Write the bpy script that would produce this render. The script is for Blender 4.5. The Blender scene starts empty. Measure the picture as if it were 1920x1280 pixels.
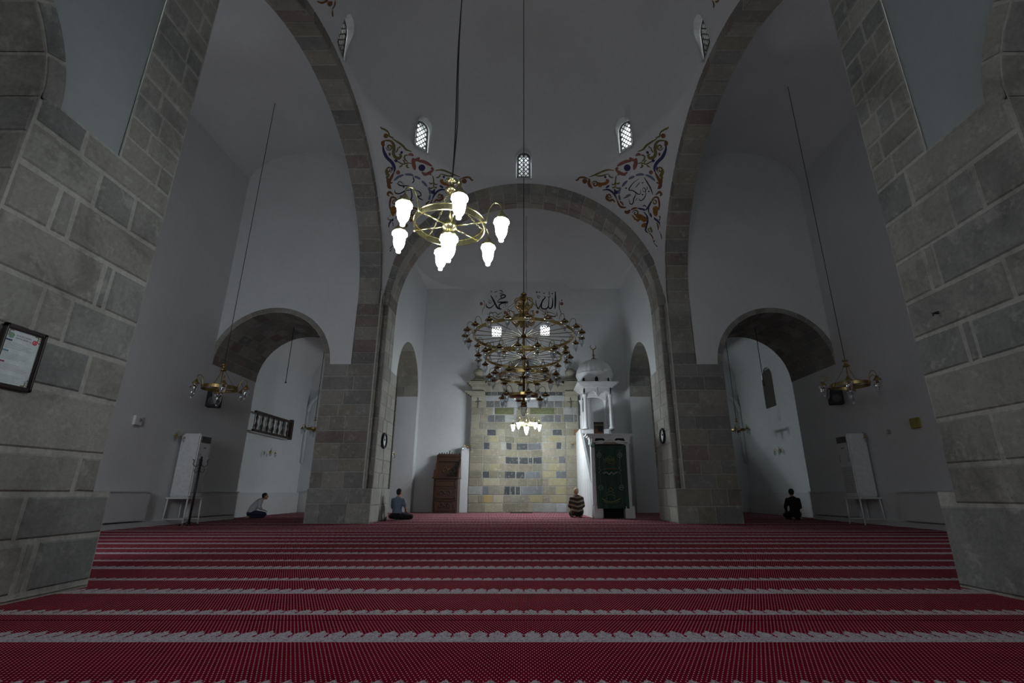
import bpy, bmesh, math, random
from math import sin, cos, pi, sqrt, atan2, radians
from mathutils import Vector as V, Matrix
rnd = random.Random(7)
C = bpy.context.scene.collection
SC = bpy.context.scene

# ------------------------------------------------------------------ camera model (1920 x 1280 frame)
F = 900.0; X0 = 982.0; Y0 = 640.0; TH = math.atan(284.0/F); CH = 0.85
ct, st = cos(TH), sin(TH)
def ray(x, y):
    u = (x-X0)/F; v = (y-Y0)/F
    return V((u, ct+st*v, st-ct*v))
def onX(x, y, X):
    d = ray(x, y); t = X/d.x; return V((X, t*d.y, CH+t*d.z))
def onY(x, y, Y):
    d = ray(x, y); t = Y/d.y; return V((t*d.x, Y, CH+t*d.z))

# ------------------------------------------------------------------ materials
MATS = {}
def nmat(name):
    m = bpy.data.materials.new(name); m.use_nodes = True
    nt = m.node_tree; b = nt.nodes['Principled BSDF']; MATS[name] = m
    return m, nt, b
def N(nt, t, **kw):
    n = nt.nodes.new(t)
    for k, v in kw.items():
        if k.startswith('_'): setattr(n, k[1:], v)
    return n
def L(nt, a, b): nt.links.new(a, b)
def noise(nt, scale, detail=4, rough=.55, vec=None, dist=0):
    n = nt.nodes.new('ShaderNodeTexNoise'); n.inputs['Scale'].default_value = scale
    n.inputs['Detail'].default_value = detail; n.inputs['Roughness'].default_value = rough
    n.inputs['Distortion'].default_value = dist
    if vec is None:
        g = nt.nodes.new('ShaderNodeNewGeometry'); vec = g.outputs['Position']
    L(nt, vec, n.inputs['Vector']); return n.outputs['Fac']
def ramp(nt, fac, stops):
    r = nt.nodes.new('ShaderNodeValToRGB'); cr = r.color_ramp
    while len(cr.elements) < len(stops): cr.elements.new(.5)
    for e, (p, c) in zip(cr.elements, stops):
        e.position = p; e.color = (c if len(c) == 4 else (*c, 1)) if not isinstance(c, (int, float)) else (c, c, c, 1)
    L(nt, fac, r.inputs[0]); return r.outputs['Color']
def mix(nt, a, b, fac, mode='MIX'):
    m = nt.nodes.new('ShaderNodeMix'); m.data_type = 'RGBA'; m.blend_type = mode
    for s, val in ((6, a), (7, b)):
        if hasattr(val, 'is_linked'): L(nt, val, m.inputs[s])
        else: m.inputs[s].default_value = (*val, 1) if len(val) == 3 else val
    if hasattr(fac, 'is_linked'): L(nt, fac, m.inputs[0])
    else: m.inputs[0].default_value = fac
    return m.outputs[2]
def math_(nt, op, a, b=None, c=None):
    m = nt.nodes.new('ShaderNodeMath'); m.operation = op
    for i, val in enumerate((a, b, c)):
        if val is None: continue
        if hasattr(val, 'is_linked'): L(nt, val, m.inputs[i])
        else: m.inputs[i].default_value = val
    return m.outputs[0]
def bump(nt, b, h, s=.3, d=.01):
    n = nt.nodes.new('ShaderNodeBump'); n.inputs['Strength'].default_value = s; n.inputs['Distance'].default_value = d
    L(nt, h, n.inputs['Height']); L(nt, n.outputs[0], b.inputs['Normal'])
def simple(name, col, rough=.6, metal=0, nz=.12, scale=14, emis=None, spec=.5):
    m, nt, b = nmat(name)
    b.inputs['Roughness'].default_value = rough; b.inputs['Metallic'].default_value = metal
    b.inputs['Specular IOR Level'].default_value = spec
    f = noise(nt, scale, 3)
    c = ramp(nt, f, [(.25, tuple(x*(1-nz) for x in col)), (.75, tuple(min(1, x*(1+nz)) for x in col))])
    L(nt, c, b.inputs['Base Color'])
    if emis:
        b.inputs['Emission Color'].default_value = (*emis[0], 1); b.inputs['Emission Strength'].default_value = emis[1]
    return m
# plaster
def plaster(name, col):
    m, nt, b = nmat(name)
    f = noise(nt, .7, 5, .6); g = noise(nt, 9, 4, .6)
    c = ramp(nt, f, [(.3, tuple(x*.93 for x in col)), (.7, col)])
    c = mix(nt, c, ramp(nt, g, [(.3, .94), (.7, 1.0)]), 1.0, 'MULTIPLY')
    L(nt, c, b.inputs['Base Color']); b.inputs['Roughness'].default_value = .9; b.inputs['Specular IOR Level'].default_value = .15
    bump(nt, b, noise(nt, 3, 6, .6), .12, .03); return m
plaster('plaster', (.655, .675, .672))
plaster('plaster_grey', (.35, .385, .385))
plaster('plaster_panel', (.60, .61, .61))
# stone with per-block colour attribute
def stone(name, dirt=1.0, sc=1.0, lo=.55):
    m, nt, b = nmat(name)
    a = N(nt, 'ShaderNodeAttribute', _attribute_name='Col')
    f = noise(nt, 1.6*sc, 8, .68, dist=.4); g = noise(nt, 22*sc, 5, .7); h = noise(nt, 5.5*sc, 6, .65)
    c = mix(nt, a.outputs['Color'], ramp(nt, f, [(.28, lo), (.5, .92), (.72, 1.12)]), dirt, 'MULTIPLY')
    c = mix(nt, c, ramp(nt, g, [(.3, .78), (.55, 1.0), (.75, 1.12)]), dirt*.9, 'MULTIPLY')
    pale = ramp(nt, h, [(.56, 0.0), (.70, .35)])
    c = mix(nt, c, (.52, .52, .47), pale)
    L(nt, c, b.inputs['Base Color']); b.inputs['Roughness'].default_value = .88; b.inputs['Specular IOR Level'].default_value = .2
    hh = math_(nt, 'ADD', math_(nt, 'MULTIPLY', g, .4), h)
    bump(nt, b, hh, .45, .02); return m
stone('stone_near', 1.0, 1.0, .5)
stone('stone_far', .8, .7, .62)
stone('stone_mihrab', .7, 1.3, .7)
# marble
m, nt, b = nmat('marble')
f = noise(nt, 2.2, 8, .65, dist=1.5)
L(nt, ramp(nt, f, [(.3, (.60, .61, .61)), (.5, (.66, .67, .67)), (.62, (.62, .63, .63)), (.8, (.68, .69, .69))]), b.inputs['Base Color'])
b.inputs['Roughness'].default_value = .45
# metals
def metal(name, col, rough=.28):
    m, nt, b = nmat(name); b.inputs['Metallic'].default_value = 1
    f = noise(nt, 30, 3)
    L(nt, ramp(nt, f, [(.3, tuple(x*.8 for x in col)), (.7, col)]), b.inputs['Base Color'])
    b.inputs['Roughness'].default_value = rough; return m
metal('brass', (.62, .47, .20), .30)
metal('brass_bright', (.80, .74, .42), .26)
metal('brass_dark', (.34, .25, .11), .38)
metal('steel', (.55, .56, .58), .35)
simple('iron_black', (.012, .012, .014), .5)
simple('cord_dark', (.03, .03, .03), .7)
simple('plastic_white', (.62, .64, .63), .4)
simple('plastic_grey', (.28, .29, .28), .5)
simple('plastic_yellow', (.30, .25, .05), .5)
simple('black_matte', (.008, .008, .009), .75)
simple('dark_wood', (.035, .02, .012), .55, nz=.3)
simple('conduit', (.45, .44, .40), .6)
simple('void_black', (.004, .004, .004), .9)
simple('paint_black', (.012, .012, .014), .8)
simple('paint_navy', (.03, .03, .10), .8)
simple('paint_blue', (.13, .16, .24), .8)
simple('paint_brown', (.16, .075, .028), .8, nz=.3)
simple('paint_olive', (.15, .125, .045), .8, nz=.3)
simple('paint_orange', (.24, .11, .02), .8, nz=.35)
simple('paint_rose', (.24, .10, .08), .8, nz=.3)
simple('paint_slate', (.10, .11, .11), .8)
simple('paint_grey', (.30, .31, .33), .8)
simple('hair_dark', (.012, .010, .009), .8)
simple('skin', (.42, .25, .17), .6, spec=.3)
simple('shirt_blue', (.15, .20, .27), .85)
simple('shirt_white', (.50, .51, .52), .85)
simple('cloth_navy', (.02, .026, .055), .9)
simple('cloth_black', (.010, .010, .011), .95)
simple('cap_knit', (.50, .40, .24), .95, nz=.4, scale=60)
simple('paper', (.62, .70, .70), .5)
simple('print_red', (.62, .03, .03), .5)
simple('print_green', (.20, .34, .24), .6)
simple('print_navy', (.05, .05, .20), .6)
simple('print_cyan', (.10, .28, .38), .6)
simple('print_maroon', (.22, .04, .12), .6)
simple('print_text', (.22, .24, .27), .6)
simple('print_bronze', (.22, .18, .10), .6)
simple('frame_dark', (.020, .010, .010), .35)
simple('gold_thread', (.20, .19, .08), .6, nz=.3)
simple('silver_thread', (.22, .25, .20), .6)
simple('pane_frost', (.85, .88, .90), .5)
simple('glass_tile_green', (.09, .10, .045), .5, nz=.6, scale=40)
# carved wood
m, nt, b = nmat('carved_wood')
g = N(nt, 'ShaderNodeNewGeometry'); mp = N(nt, 'ShaderNodeMapping'); mp.inputs['Scale'].default_value = (6, 6, 1.2)
L(nt, g.outputs['Position'], mp.inputs['Vector'])
f = noise(nt, 3, 6, .6, vec=mp.outputs[0], dist=2)
L(nt, ramp(nt, f, [(.3, (.030, .011, .005)), (.6, (.062, .026, .011)), (.8, (.085, .038, .016))]), b.inputs['Base Color'])
b.inputs['Roughness'].default_value = .38
# lamp glass
m, nt, b = nmat('lamp_lit')
b.inputs['Base Color'].default_value = (.9, .95, 1, 1); b.inputs['Emission Color'].default_value = (.90, .96, 1.0, 1)
b.inputs['Emission Strength'].default_value = 1.0
m, nt, b = nmat('lamp_lit_far')
b.inputs['Base Color'].default_value = (.9, .95, 1, 1); b.inputs['Emission Color'].default_value = (.86, .95, 1.0, 1)
b.inputs['Emission Strength'].default_value = 1.0
m, nt, b = nmat('lamp_glass')
tr = N(nt, 'ShaderNodeBsdfTransparent'); tr.inputs[0].default_value = (.80, .84, .86, 1)
gl = N(nt, 'ShaderNodeBsdfGlossy'); gl.inputs['Roughness'].default_value = .08; gl.inputs[0].default_value = (1, 1, 1, 1)
lw = N(nt, 'ShaderNodeLayerWeight'); lw.inputs[0].default_value = .45
fr = math_(nt, 'ADD', math_(nt, 'MULTIPLY', lw.outputs['Facing'], .55), .12)
ms = N(nt, 'ShaderNodeMixShader'); L(nt, fr, ms.inputs[0]); L(nt, tr.outputs[0], ms.inputs[1]); L(nt, gl.outputs[0], ms.inputs[2])
L(nt, ms.outputs[0], nt.nodes['Material Output'].inputs['Surface'])
# striped sweater
m, nt, b = nmat('sweater_striped')
tc = N(nt, 'ShaderNodeTexCoord'); sx = N(nt, 'ShaderNodeSeparateXYZ'); L(nt, tc.outputs['Object'], sx.inputs[0])
zz = math_(nt, 'ADD', sx.outputs['Z'], math_(nt, 'MULTIPLY', math_(nt, 'ABSOLUTE', sx.outputs['X']), -.25))
fr = math_(nt, 'FRACT', math_(nt, 'MULTIPLY', zz, 7.2))
L(nt, ramp(nt, fr, [(.0, (.030, .018, .014)), (.32, (.035, .02, .016)), (.37, (.25, .19, .13)), (.70, (.27, .21, .15)), (.75, (.06, .035, .026)), (.95, (.045, .028, .02))]), b.inputs['Base Color'])
b.inputs['Roughness'].default_value = .95
# curtain
m, nt, b = nmat('curtain_green')
f = noise(nt, 5, 4)
L(nt, ramp(nt, f, [(.3, (.014, .046, .034)), (.7, (.021, .066, .048))]), b.inputs['Base Color']); b.inputs['Roughness'].default_value = .75
# prayer carpet : rows of ornament across the hall on a dotted red ground
m, nt, b = nmat('carpet')
tc = N(nt, 'ShaderNodeTexCoord'); sx = N(nt, 'ShaderNodeSeparateXYZ'); L(nt, tc.outputs['Object'], sx.inputs[0])
x, y = sx.outputs['X'], sx.outputs['Y']
M = lambda op, a, b_=None, c=None: math_(nt, op, a, b_, c)
def cell(v, p, off=0.0):   # centred coordinate inside a repeat of length p
    t = M('ADD', v, off); t = M('DIVIDE', t, p); t = M('FRACT', t); t = M('SUBTRACT', t, .5); return M('MULTIPLY', t, p)
def ell(u, v, a, b_):      # 1 inside the ellipse
    d = M('ADD', M('POWER', M('DIVIDE', u, a), 2.0), M('POWER', M('DIVIDE', v, b_), 2.0)); return M('LESS_THAN', d, 1.0)
def sub(v, k): return M('SUBTRACT', v, k)
PER = 1.45
ya = M('MULTIPLY', M('FRACT', M('DIVIDE', M('SUBTRACT', y, 3.27-PER*3), PER)), PER)   # 0 at the base line of the wide band
def band(t, pitch, base, rise, tip):
    u = cell(x, pitch)
    s = M('MULTIPLY', M('LESS_THAN', t, base), M('GREATER_THAN', t, .008))
    e1 = ell(u, sub(t, base*1.02), pitch*.47, base*.42)
    e2 = ell(u, sub(t, base+rise*.50), pitch*.45, rise*.44)
    e3 = ell(u, sub(t, base+rise*1.0), pitch*.13, tip)
    o = M('MAXIMUM', M('MAXIMUM', s, e1), M('MAXIMUM', e2, e3)); return o
A = band(ya, .112, .105, .125, .022)
yb = M('SUBTRACT', ya, .68)
B = band(yb, .106, .055, .095, .018)
orn = M('MAXIMUM', A, B)
# lace inside the ornament
f1 = noise(nt, 55, 3, .6, vec=tc.outputs['Object'], dist=1.2)
lace = ramp(nt, f1, [(.38, (.20, .14, .18)), (.45, (.46, .42, .46)), (.55, (.55, .51, .53)), (.61, (.20, .11, .15))])
# dots
dx = cell(x, .024); dy = cell(y, .052)
d1 = ell(dx, dy, .0032, .0056)
dx2 = cell(x, .024, .012); dy2 = cell(y, .052, .026)
d2 = ell(dx2, dy2, .0032, .0056)
dots = M('MAXIMUM', d1, d2)
f2 = noise(nt, 3.5, 5, .6, vec=tc.outputs['Object']); f3 = noise(nt, 90, 2, .5, vec=tc.outputs['Object'])
red = ramp(nt, f2, [(.3, (.140, .004, .016)), (.7, (.200, .006, .026))])
red = mix(nt, red, ramp(nt, f3, [(.3, .75), (.7, 1.2)]), 1.0, 'MULTIPLY')
c = mix(nt, red, (.66, .46, .46), dots)
c = mix(nt, c, lace, orn)
seam = M('LESS_THAN', M('ABSOLUTE', M('SUBTRACT', cell(y, PER*2, .55), 0)), .006)
c = mix(nt, c, (.03, .002, .004), seam)
L(nt, c, b.inputs['Base Color']); b.inputs['Roughness'].default_value = 1; b.inputs['Specular IOR Level'].default_value = 0
bump(nt, b, noise(nt, 260, 2, .5, vec=tc.outputs['Object']), .3, .004)

# ------------------------------------------------------------------ mesh builder
def slotlist(ms):
    return [MATS[m] for m in (ms if isinstance(ms, (list, tuple)) else [ms])]
class MB:
    def __init__(s): s.v = []; s.f = []; s.c = []; s.m = []; s.sm = []
    def add(s, vs, fs, col=None, mi=0, smooth=False):
        o = len(s.v); s.v += [tuple(p) for p in vs]
        for f in fs:
            s.f.append(tuple(o+i for i in f)); s.c.append(col); s.m.append(mi); s.sm.append(smooth)
    def quad(s, a, b, c, d, **k): s.add([a, b, c, d], [(0, 1, 2, 3)], **k)
    def box(s, x0, x1, y0, y1, z0, z1, bev=0, **k):
        if bev <= 0:
            vs = [(x, y, z) for z in (z0, z1) for y in (y0, y1) for x in (x0, x1)]
            s.add(vs, [(0, 2, 3, 1), (4, 5, 7, 6), (0, 1, 5, 4), (2, 6, 7, 3), (0, 4, 6, 2), (1, 3, 7, 5)], **k); return
        bm = bmesh.new(); bmesh.ops.create_cube(bm, size=1)
        for v in bm.verts:
            v.co = V(((x0+x1)/2+v.co.x*(x1-x0), (y0+y1)/2+v.co.y*(y1-y0), (z0+z1)/2+v.co.z*(z1-z0)))
        bmesh.ops.bevel(bm, geom=bm.edges[:], offset=bev, segments=2, affect='EDGES')
        s.frombm(bm, **k)
    def frombm(s, bm, M=None, **k):
        bm.verts.index_update()
        s.add([(M @ v.co) if M else v.co for v in bm.verts], [[v.index for v in f.verts] for f in bm.faces], **k); bm.free()
    def tube(s, pts, r, n=8, cap=True, closed=False, smooth=True, **k):
        pts = [V(p) for p in pts]; m = len(pts)
        rs = r if isinstance(r, (list, tuple)) else [r]*m
        vs = []; up = None
        for i, p in enumerate(pts):
            if closed: t = pts[(i+1) % m]-pts[i-1]
            else: t = pts[min(i+1, m-1)]-pts[max(i-1, 0)]
            if t.length < 1e-9: t = V((0, 0, 1))
            t.normalize()
            if up is None: up = V((0, 0, 1)) if abs(t.z) < .9 else V((1, 0, 0))
            a = up-t*up.dot(t)
            if a.length < 1e-6: a = t.orthogonal()
            a.normalize(); b = t.cross(a); up = a
            for j in range(n):
                q = 2*pi*j/n; vs.append(p+(a*cos(q)+b*sin(q))*rs[i])
        fs = []
        for i in range(m if closed else m-1):
            i2 = (i+1) % m
            for j in range(n): fs.append((i*n+j, i*n+(j+1) % n, i2*n+(j+1) % n, i2*n+j))
        if cap and not closed: fs += [tuple(range(n-1, -1, -1)), tuple((m-1)*n+j for j in range(n))]
        s.add(vs, fs, smooth=smooth, **k)
    def lathe(s, prof, c=(0, 0, 0), n=16, a0=0, a1=2*pi, smooth=True, **k):
        full = abs(a1-a0-2*pi) < 1e-6; cnt = n if full else n+1
        vs = []; fs = []
        for (r, z) in prof:
            for j in range(cnt):
                q = a0+(a1-a0)*j/n; vs.append((c[0]+r*cos(q), c[1]+r*sin(q), c[2]+z))
        for i in range(len(prof)-1):
            for j in range(n):
                j2 = (j+1) % cnt if full else j+1
                fs.append((i*cnt+j, i*cnt+j2, (i+1)*cnt+j2, (i+1)*cnt+j))
        s.add(vs, fs, smooth=smooth, **k)
    def grid(s, P, nu, nv, smooth=False, **k):
        vs = [P(i/nu, j/nv) for j in range(nv+1) for i in range(nu+1)]
        fs = [(j*(nu+1)+i, j*(nu+1)+i+1, (j+1)*(nu+1)+i+1, (j+1)*(nu+1)+i) for j in range(nv) for i in range(nu)]
        s.add(vs, fs, smooth=smooth, **k)
    def build(s, name, mats, parent=None, loc=None, recalc=False):
        me = bpy.data.meshes.new(name); 
        off = V(loc) if loc else V((0, 0, 0))
        me.from_pydata([tuple(V(p)-off) for p in s.v], [], s.f)
        for m in slotlist(mats): me.materials.append(m)
        me.polygons.foreach_set('material_index', s.m); me.polygons.foreach_set('use_smooth', s.sm)
        if any(c is not None for c in s.c):
            at = me.color_attributes.new('Col', 'FLOAT_COLOR', 'CORNER'); d = []
            for p in me.polygons:
                c = s.c[p.index] or (.4, .4, .38)
                for _ in p.loop_indices: d += [c[0], c[1], c[2], 1.0]
            at.data.foreach_set('color', d)
        if recalc:
            bm = bmesh.new(); bm.from_mesh(me); bmesh.ops.recalc_face_normals(bm, faces=bm.faces[:]); bm.to_mesh(me); bm.free()
        me.update()
        o = bpy.data.objects.new(name, me); C.objects.link(o); o.location = off
        if parent: o.parent = parent
        return o
def tag(o, label=None, cat=None, group=None, kind=None):
    if label: o['label'] = label
    if cat: o['category'] = cat
    if group: o['group'] = group
    if kind: o['kind'] = kind
    return o
def empty(name, loc, label, cat, group=None, rz=0):
    o = bpy.data.objects.new(name, None); C.objects.link(o); o.location = loc; o.rotation_euler = (0, 0, rz)
    o.empty_display_size = .1
    return tag(o, label, cat, group)
def copy_tree(o, parent=None):
    c = o.copy(); C.objects.link(c); c.parent = parent
    for ch in list(o.children): copy_tree(ch, c)
    return c
def struct(o): o['kind'] = 'structure'; return o

# ------------------------------------------------------------------ arches and stone work
def arch(a, b, t):
    """t -1..1 over the arch; returns x, z, nx, nz (b>a: two-centred pointed, else elliptical)"""
    sg = -1 if t < 0 else 1; k = 1-abs(t)
    if b > a:
        e = (b*b-a*a)/(2*a); R = a+e; g = k*atan2(b, e)
        return sg*(-e+R*cos(g)), R*sin(g), sg*cos(g), sin(g)
    g = k*pi/2; nx, nz = cos(g)/a, sin(g)/b; l = sqrt(nx*nx+nz*nz)
    return sg*a*cos(g), b*sin(g), sg*nx/l, nz/l
def slab(mb, Fn, u0, u1, v0, v1, col, d=.012, bev=.014, nu=1, nv=1, jit=.006, **k):
    """one proud block on the surface Fn(u, v, d)"""
    du, dv = min(bev, (u1-u0)*.3), min(bev, (v1-v0)*.3)
    j = lambda: rnd.uniform(-jit, jit)
    cu = [(u0+j(), v0+j()), (u1+j(), v0+j()), (u1+j(), v1+j()), (u0+j(), v1+j())]
    def bil(s, t, ins, dd):
        a, b_, c_, e_ = cu
        x = (a[0]*(1-s)+b_[0]*s)*(1-t)+(e_[0]*(1-s)+c_[0]*s)*t
        y = (a[1]*(1-s)+b_[1]*s)*(1-t)+(e_[1]*(1-s)+c_[1]*s)*t
        if ins:
            x += du*(1-2*s); y += dv*(1-2*t)
        return Fn(x, y, dd)
    o = len(mb.v); vs = []
    for jj in range(nv+1):
        for ii in range(nu+1): vs.append(bil(ii/nu, jj/nv, True, d))
    fs = [(q*(nu+1)+i, q*(nu+1)+i+1, (q+1)*(nu+1)+i+1, (q+1)*(nu+1)+i) for q in range(nv) for i in range(nu)]
    per = [(i, 0) for i in range(nu)]+[(nu, i) for i in range(nv)]+[(nu-i, nv) for i in range(nu)]+[(0, nv-i) for i in range(nv)]
    b0 = len(vs)
    for (i, q) in per: vs.append(bil(i/nu, q/nv, False, -.004))
    for n_, (i, q) in enumerate(per):
        n2 = (n_+1) % len(per); i2, q2 = per[n2]
        fs.append((b0+n_, b0+n2, q2*(nu+1)+i2, q*(nu+1)+i))
    mb.add(vs, fs, col=col, **k)
NEARC = [(.27, .272, .25), (.30, .303, .275), (.24, .247, .232), (.29, .285, .255), (.32, .32, .29), (.225, .233, .225), (.27, .274, .26)]
FARC = [(.25, .24, .21), (.30, .29, .255), (.22, .22, .205), (.28, .265, .22), (.26, .26, .245), (.23, .20, .18), (.31, .305, .275)]
LIGHTC = [(.40, .40, .355), (.44, .44, .39), (.36, .36, .32), (.42, .415, .36), (.38, .385, .35)]
MORT_N = (.42, .42, .38); MORT_F = (.36, .355, .325)
def pick(pal, j=.04):
    c = rnd.choice(pal); k = 1+rnd.uniform(-j, j)*2; return tuple(x*k for x in c)
def courses(mb, Fn, u0, u1, v0, v1, h, lmin, lmax, pal, gap=.02, nu=1, nv=1, mort=None, ends=0, **k):
    """random ashlar; u along the course, v up"""
    n = max(1, round((v1-v0)/h)); hs = [rnd.uniform(.85, 1.15) for _ in range(n)]; sm = sum(hs); v = v0
    for q in range(n):
        dh = hs[q]/sm*(v1-v0); u = u0
        while u < u1-1e-4:
            l = rnd.uniform(lmin, lmax)
            if u1-(u+l) < lmin*.8: l = u1-u
            slab(mb, Fn, u+gap/2, u+l-gap/2, v+gap/2, v+dh-gap/2, pick(pal), nu=nu, nv=nv, **k); u += l
        v += dh
def mortar(mb, Fn, u0, u1, v0, v1, col, nu=1, nv=1):
    mb.grid(lambda s, t: Fn(u0+(u1-u0)*s, v0+(v1-v0)*t, 0), nu, nv, col=col)
def planeX(X, s):   # plane of constant X, proud towards s ; u = Y, v = Z
    return lambda u, v, d: V((X+s*d, u, v))
def planeY(Y, s):
    return lambda u, v, d: V((u, Y+s*d, v))
def soffitY(uc, zc, a, b, din=-1):   # tunnel running along Y : u = t (-1..1), v = Y
    def f(u, v, d):
        x, z, nx, nz = arch(a, b, max(-1, min(1, u))); return V((uc+x-nx*d, v, zc+z-nz*d))
    return f
def soffitX(yc, zc, a, b):           # tunnel running along X : u = t, v = X
    def f(u, v, d):
        x, z, nx, nz = arch(a, b, max(-1, min(1, u))); return V((v, yc+x-nx*d, zc+z-nz*d))
    return f
def bandY(uc, zc, a, b, Y, s):       # voussoir ring on a plane Y=const : u = t, v = radial distance
    def f(u, v, d):
        x, z, nx, nz = arch(a, b, max(-1, min(1, u))); return V((uc+x+nx*v, Y+s*d, zc+z+nz*v))
    return f
def bandX(yc, zc, a, b, X, s):
    def f(u, v, d):
        x, z, nx, nz = arch(a, b, max(-1, min(1, u))); return V((X+s*d, yc+x+nx*v, zc+z+nz*v))
    return f
def vouss(mb, Fn, n, v0, v1, pal, gapu, t0=-1, t1=1, nu=2, rows=1, **k):
    for i in range(n):
        a, b = t0+(t1-t0)*i/n, t0+(t1-t0)*(i+1)/n
        for r in range(rows):
            w0, w1 = v0+(v1-v0)*r/rows, v0+(v1-v0)*(r+1)/rows
            if rows > 1 and i % 2: 
                sh = (v1-v0)/rows*.25; w0 = w0+(sh if r else 0); w1 = w1+(sh if r < rows-1 else 0)
            slab(mb, Fn, a+gapu/2, b-gapu/2, w0+.01, w1-.01, pick(pal), nu=nu, bev=.0015 if True else 0, jit=.0006, **k)
def wall_open(mb, P, u0, u1, z0, z1, ops, n=24, **k):
    """plane wall P(u,z) with arched openings ops=[(uc,a,zs,b,zbase)] ; z1 may be a function of u"""
    top = z1 if callable(z1) else (lambda u: z1)
    ops = sorted(ops); u = u0
    def solid(a, b, zlo):
        m = 12 if callable(z1) else 1
        for i in range(m):
            p, q = a+(b-a)*i/m, a+(b-a)*(i+1)/m
            mb.quad(P(p, zlo), P(q, zlo), P(q, top(q)), P(p, top(p)), **k)
    for (uc, a, zs, b, zb) in ops:
        if uc-a > u+1e-6: solid(u, uc-a, z0)
        for i in range(n):
            t0, t1 = -1+2*i/n, -1+2*(i+1)/n
            xa, za, _, _ = arch(a, b, t0); xb, zb_, _, _ = arch(a, b, t1)
            mb.quad(P(uc+xa, zs+za), P(uc+xb, zs+zb_), P(uc+xb, top(uc+xb)), P(uc+xa, top(uc+xa)), **k)
        if zb > z0: mb.quad(P(uc-a, z0), P(uc+a, z0), P(uc+a, zb), P(uc-a, zb), **k)
        u = uc+a
    if u < u1-1e-6: solid(u, u1, z0)
# ================================================================== THE BUILDING
YC, AX, AY, ZS = 10.075, 4.9, 5.225, 6.95
YN, YF = 4.85, 15.3            # near and far planes of the domed bay
simple('window_glow', (.5, .5, .5), .6, emis=((.85, .86, .80), .22))
simple('window_glow_dim', (.3, .3, .3), .6, emis=((.62, .75, .80), .055))

# floor
mb = MB(); mb.quad((-10.7, -4.1, 0), (10.7, -4.1, 0), (10.7, 24.0, 0), (-10.7, 24.0, 0)); struct(mb.build('floor', 'carpet'))

# ---- dome with five window openings
def arch_prism(mb, w, h, y0, y1, n=10):
    pr = [(-w, 0), (w, 0)]+[(w*cos(pi*i/n), h-w+w*sin(pi*i/n)) for i in range(n+1)]
    m = len(pr); vs = [(x, y0, z) for x, z in pr]+[(x, y1, z) for x, z in pr]
    fs = [tuple(range(m-1, -1, -1)), tuple(range(m, 2*m))]+[(i, (i+1) % m, m+(i+1) % m, m+i) for i in range(m)]
    mb.add(vs, fs)
mb = MB(); NA = 96
Ro = 1.09
def domepts(k, top): return [(k*cos(pi/2*i/18), top*sin(pi/2*i/18)) for i in range(18)]
ring = []
vs = []; fs = []
for (r, z) in domepts(1, 4.9):
    for j in range(NA): q = 2*pi*j/NA; vs.append((AX*r*cos(q), YC+AY*r*sin(q), ZS+4.9+z))
vs.append((0, YC, ZS+9.8)); n1 = len(vs)
for (r, z) in domepts(Ro, 5.3):
    for j in range(NA): q = 2*pi*j/NA; vs.append((AX*r*cos(q), YC+AY*r*sin(q), ZS+4.9+z))
vs.append((0, YC, ZS+10.2)); n2 = len(vs)
for base, flip in ((0, 1), (n1, 0)):
    for i in range(17):
        for j in range(NA):
            a = (base+i*NA+j, base+i*NA+(j+1) % NA, base+(i+1)*NA+(j+1) % NA, base+(i+1)*NA+j); fs.append(a[::-1] if flip else a)
    for j in range(NA):
        a = (base+17*NA+j, base+17*NA+(j+1) % NA, base+18*NA); fs.append(a[::-1] if flip else a)
for j in range(NA): fs.append((j, (j+1) % NA, n1+(j+1) % NA, n1+j))
mb.add(vs, fs, smooth=True); dome = struct(mb.build('ceiling', 'plaster', recalc=True))
DW = []
for k, az in enumerate((90, 136, 44, 182, -2, 227, 270, 313)):
    q = radians(az); c = V((AX*cos(q), YC+AY*sin(q), 0)); DW.append((c, q))
    cb = MB(); arch_prism(cb, .29, 1.17, -.9, .9); co = cb.build('cutter', 'plaster', recalc=True)
    co.location = (c.x, c.y, 12.08); co.rotation_euler = (0, 0, q-pi/2)
    bpy.context.view_layer.update()
    md = dome.modifiers.new('b', 'BOOLEAN'); md.object = co; md.operation = 'DIFFERENCE'; md.solver = 'EXACT'
    dg = bpy.context.evaluated_depsgraph_get()
    me = bpy.data.meshes.new_from_object(dome.evaluated_get(dg)); dome.modifiers.clear(); dome.data = me
    bpy.data.objects.remove(co)
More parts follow.
